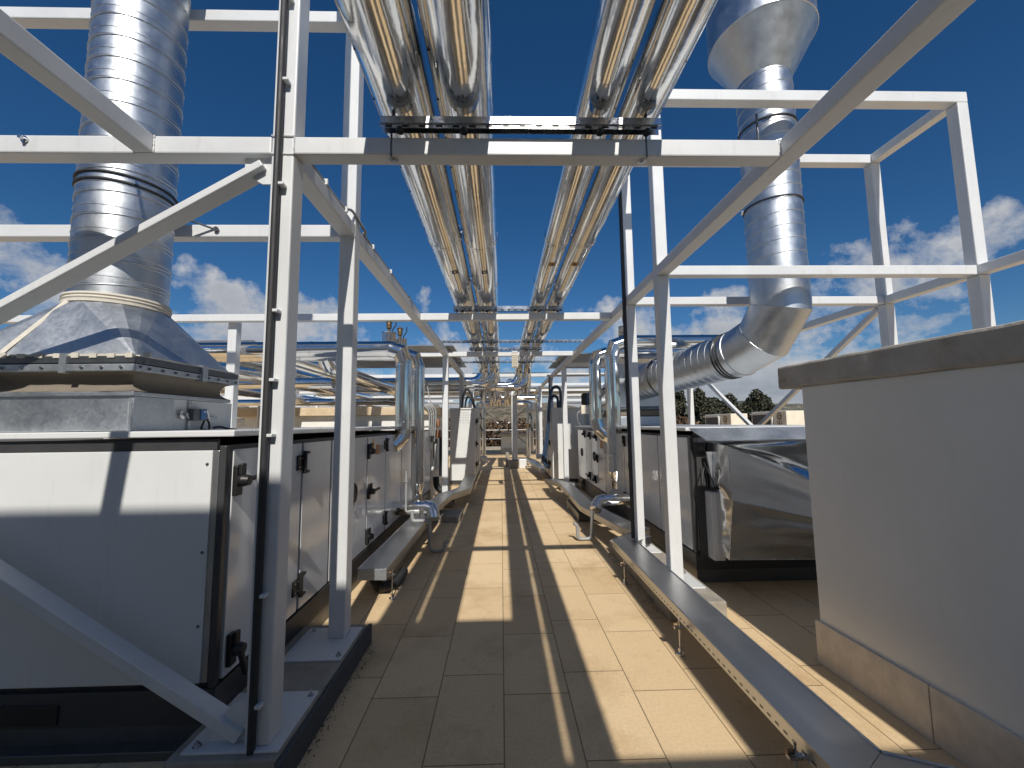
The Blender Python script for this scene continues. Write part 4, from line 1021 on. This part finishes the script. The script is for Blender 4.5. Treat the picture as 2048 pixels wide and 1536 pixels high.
# ------------------------------------------------------------------ outdoor condensers with round badge
def text(body, size, loc, rot, mat, parent, name):
    cu = bpy.data.curves.new('t', 'FONT'); cu.body = body; cu.size = size; cu.extrude = .004; cu.align_x = 'CENTER'; cu.align_y = 'CENTER'
    o = bpy.data.objects.new('t', cu); C.objects.link(o); dg = bpy.context.evaluated_depsgraph_get(); me = bpy.data.meshes.new_from_object(o.evaluated_get(dg)); bpy.data.objects.remove(o)
    me.materials.clear(); me.materials.append(mat)
    p = bpy.data.objects.new(name, me); C.objects.link(p); p.location = V(loc)-parent.location; p.rotation_euler = rot; p.parent = parent
    return p
def condenser(label, x0, x1, y0, y1, z1):
    t = thing('condenser_unit', label, 'condenser', (x0,y0,0), 'beige condensers beyond the right unit')
    B(x0, x1, y0, y1, .5, z1, 'body', beige, t, .02)
    B(x0+.03, x1-.03, y0+.03, y1-.03, 0, .5, 'stand', dark_rail, t)
    G().box(x0-.012, x0-.001, y0+.78, y1-.08, .62, z1-.12, .003).out('fan_grille', dark_rail, t)
    G().box(x0-.07, x0-.012, y0+.72, y1, z1-.105, z1-.06, .004).out('guard_rail', white, t); G().box(x0-.07, x0-.012, y0+.68, y0+.74, .5, z1-.106, .004).out('guard_rail', white, t)
    G().lathe([(0,.012),(.12,.012),(.13,0)], (x0,y0+.36,z1-.19), (-1,0,0), 28).out('badge', fan_bronze, t)
    text('G', .2, (x0-.016,y0+.36,z1-.19), (R(90),0,R(-90)), beige, t, 'badge_mark')
    text('LG', .2, (x0-.006,y0+.36,z1-.42), (R(90),0,R(-90)), dark_rail, t, 'lettering')
condenser('left beige condenser with a round badge seen over the right unit', 7.86, 8.45, 14.0, 15.8, 1.94)
condenser('right beige condenser with a round badge, next to the plaster wall', 9.8, 10.5, 14.0, 16.0, 2.02)

# ------------------------------------------------------------------ vegetation
def clump(g, c, rx, ry, rz, n, s):
    for k in range(n):
        while True:
            p = V((random.uniform(-1,1), random.uniform(-1,1), random.uniform(-1,1)))
            if .25 < p.length < 1: break
        p = V(c)+V((p.x*rx, p.y*ry, p.z*rz)); a = V((random.gauss(0,1), random.gauss(0,1), random.gauss(0,1))).normalized(); b_ = a.orthogonal().normalized(); c2 = a.cross(b_)
        ss = s*random.uniform(.6,1.4)
        g.bm.faces.new([g.bm.verts.new(p+b_*ss*.5), g.bm.verts.new(p+c2*ss*.35), g.bm.verts.new(p-b_*ss*.5), g.bm.verts.new(p-c2*ss*.35)])
def tree(name, label, cat, x, y, h, wd, mat, n=1300, z0=-5, group=None, s=.5, full=False):
    t = thing(name, label, cat, (x,y,z0), group)
    G().tube([(x,y,z0),(x+.1,y,z0+h*.5),(x,y,z0+h*.85)], [.22,.16,.05], 8).bar((x,y,z0+h*.4),(x+wd*.3,y,z0+h*.65),.08,.08).bar((x,y,z0+h*.45),(x-wd*.3,y+.2,z0+h*.7),.08,.08).out('trunk', bark, t)
    g = G()
    for k in range(9):
        a = random.uniform(0,6.28); u = (.55+.45*k/8) if full else k/8; rr_ = wd*(.5 if full else .42*(1-abs(u-.45)*.9))
        clump(g, (x+math.cos(a)*rr_*.6, y+math.sin(a)*rr_*.6, z0+h*(.35+.6*u)), rr_*.75+.2, rr_*.75+.2, h*(.17 if full else .13), n//9, s)
    g.out('crown', mat, t, recalc=False)
words = ['first','second','third','fourth','fifth','sixth','seventh','eighth','ninth','tenth','eleventh']
for i in range(11):
    x = 14.8+i*1.35+random.uniform(-.3,.3); hh = 9.8-i*.13+random.uniform(-.7,.6)
    tree('pine_tree', '%s dark bushy tree from the left in the row behind the condensers' % words[i], 'tree', x, 43+random.uniform(-2,2), hh, 3.6, leaf_d, 7200, -5, 'dark trees behind the condensers', .27)
for i in range(9):
    x = -9+i*2.9+random.uniform(-.4,.4)
    tree('shrub_tree', '%s brown leafless shrub from the left in the row beyond the roof edge' % words[i], 'shrub', x, 38+random.uniform(-1,1), 6.5+random.uniform(-.2,.2), 5.0, leaf_b, 5400, -5, 'brown shrubs beyond the roof edge', .3, True)

random.seed(3)
g_ = G()
for k in range(130):
    u = random.random(); y = 2.08+u*1.35; x = -1.02+abs(random.gauss(0,.035)); q = random.uniform(.002,.007)
    a = random.uniform(0,6.28); c_, s_ = math.cos(a)*q, math.sin(a)*q
    g_.bm.faces.new([g_.bm.verts.new((x+c_, y+s_, .002+random.random()*.008)), g_.bm.verts.new((x-s_, y+c_, .002+random.random()*.008)), g_.bm.verts.new((x-c_, y-s_, .003)), g_.bm.verts.new((x+s_, y-c_, .003+random.random()*.01))])
for k in range(110):
    y = 3.7+random.random()*1.9; x = 1.385-abs(random.gauss(0,.04)); q = random.uniform(.002,.007)
    a = random.uniform(0,6.28); c_, s_ = math.cos(a)*q, math.sin(a)*q
    g_.bm.faces.new([g_.bm.verts.new((x+c_, y+s_, .002+random.random()*.008)), g_.bm.verts.new((x-s_, y+c_, .002+random.random()*.008)), g_.bm.verts.new((x-c_, y-s_, .003)), g_.bm.verts.new((x+s_, y-c_, .003+random.random()*.01))])
o = g_.out('leaf_litter', bark, recalc=False); tag(o, 'dark dirt and leaf litter gathered along the plinth edges', 'litter'); o['kind'] = 'stuff'
g_ = G()
for k in range(70):
    x = random.uniform(-1, 1.9); y = 1.9+8*random.random()**1.6; q = random.uniform(.002,.006)
    g_.lathe([(0,q),(q,q*.6),(q*1.1,0)], (x,y,0), (0,0,1), 6)
o = g_.out('grit', sealant); tag(o, 'small pale grit scattered over the walkway tiles', 'grit'); o['kind'] = 'stuff'
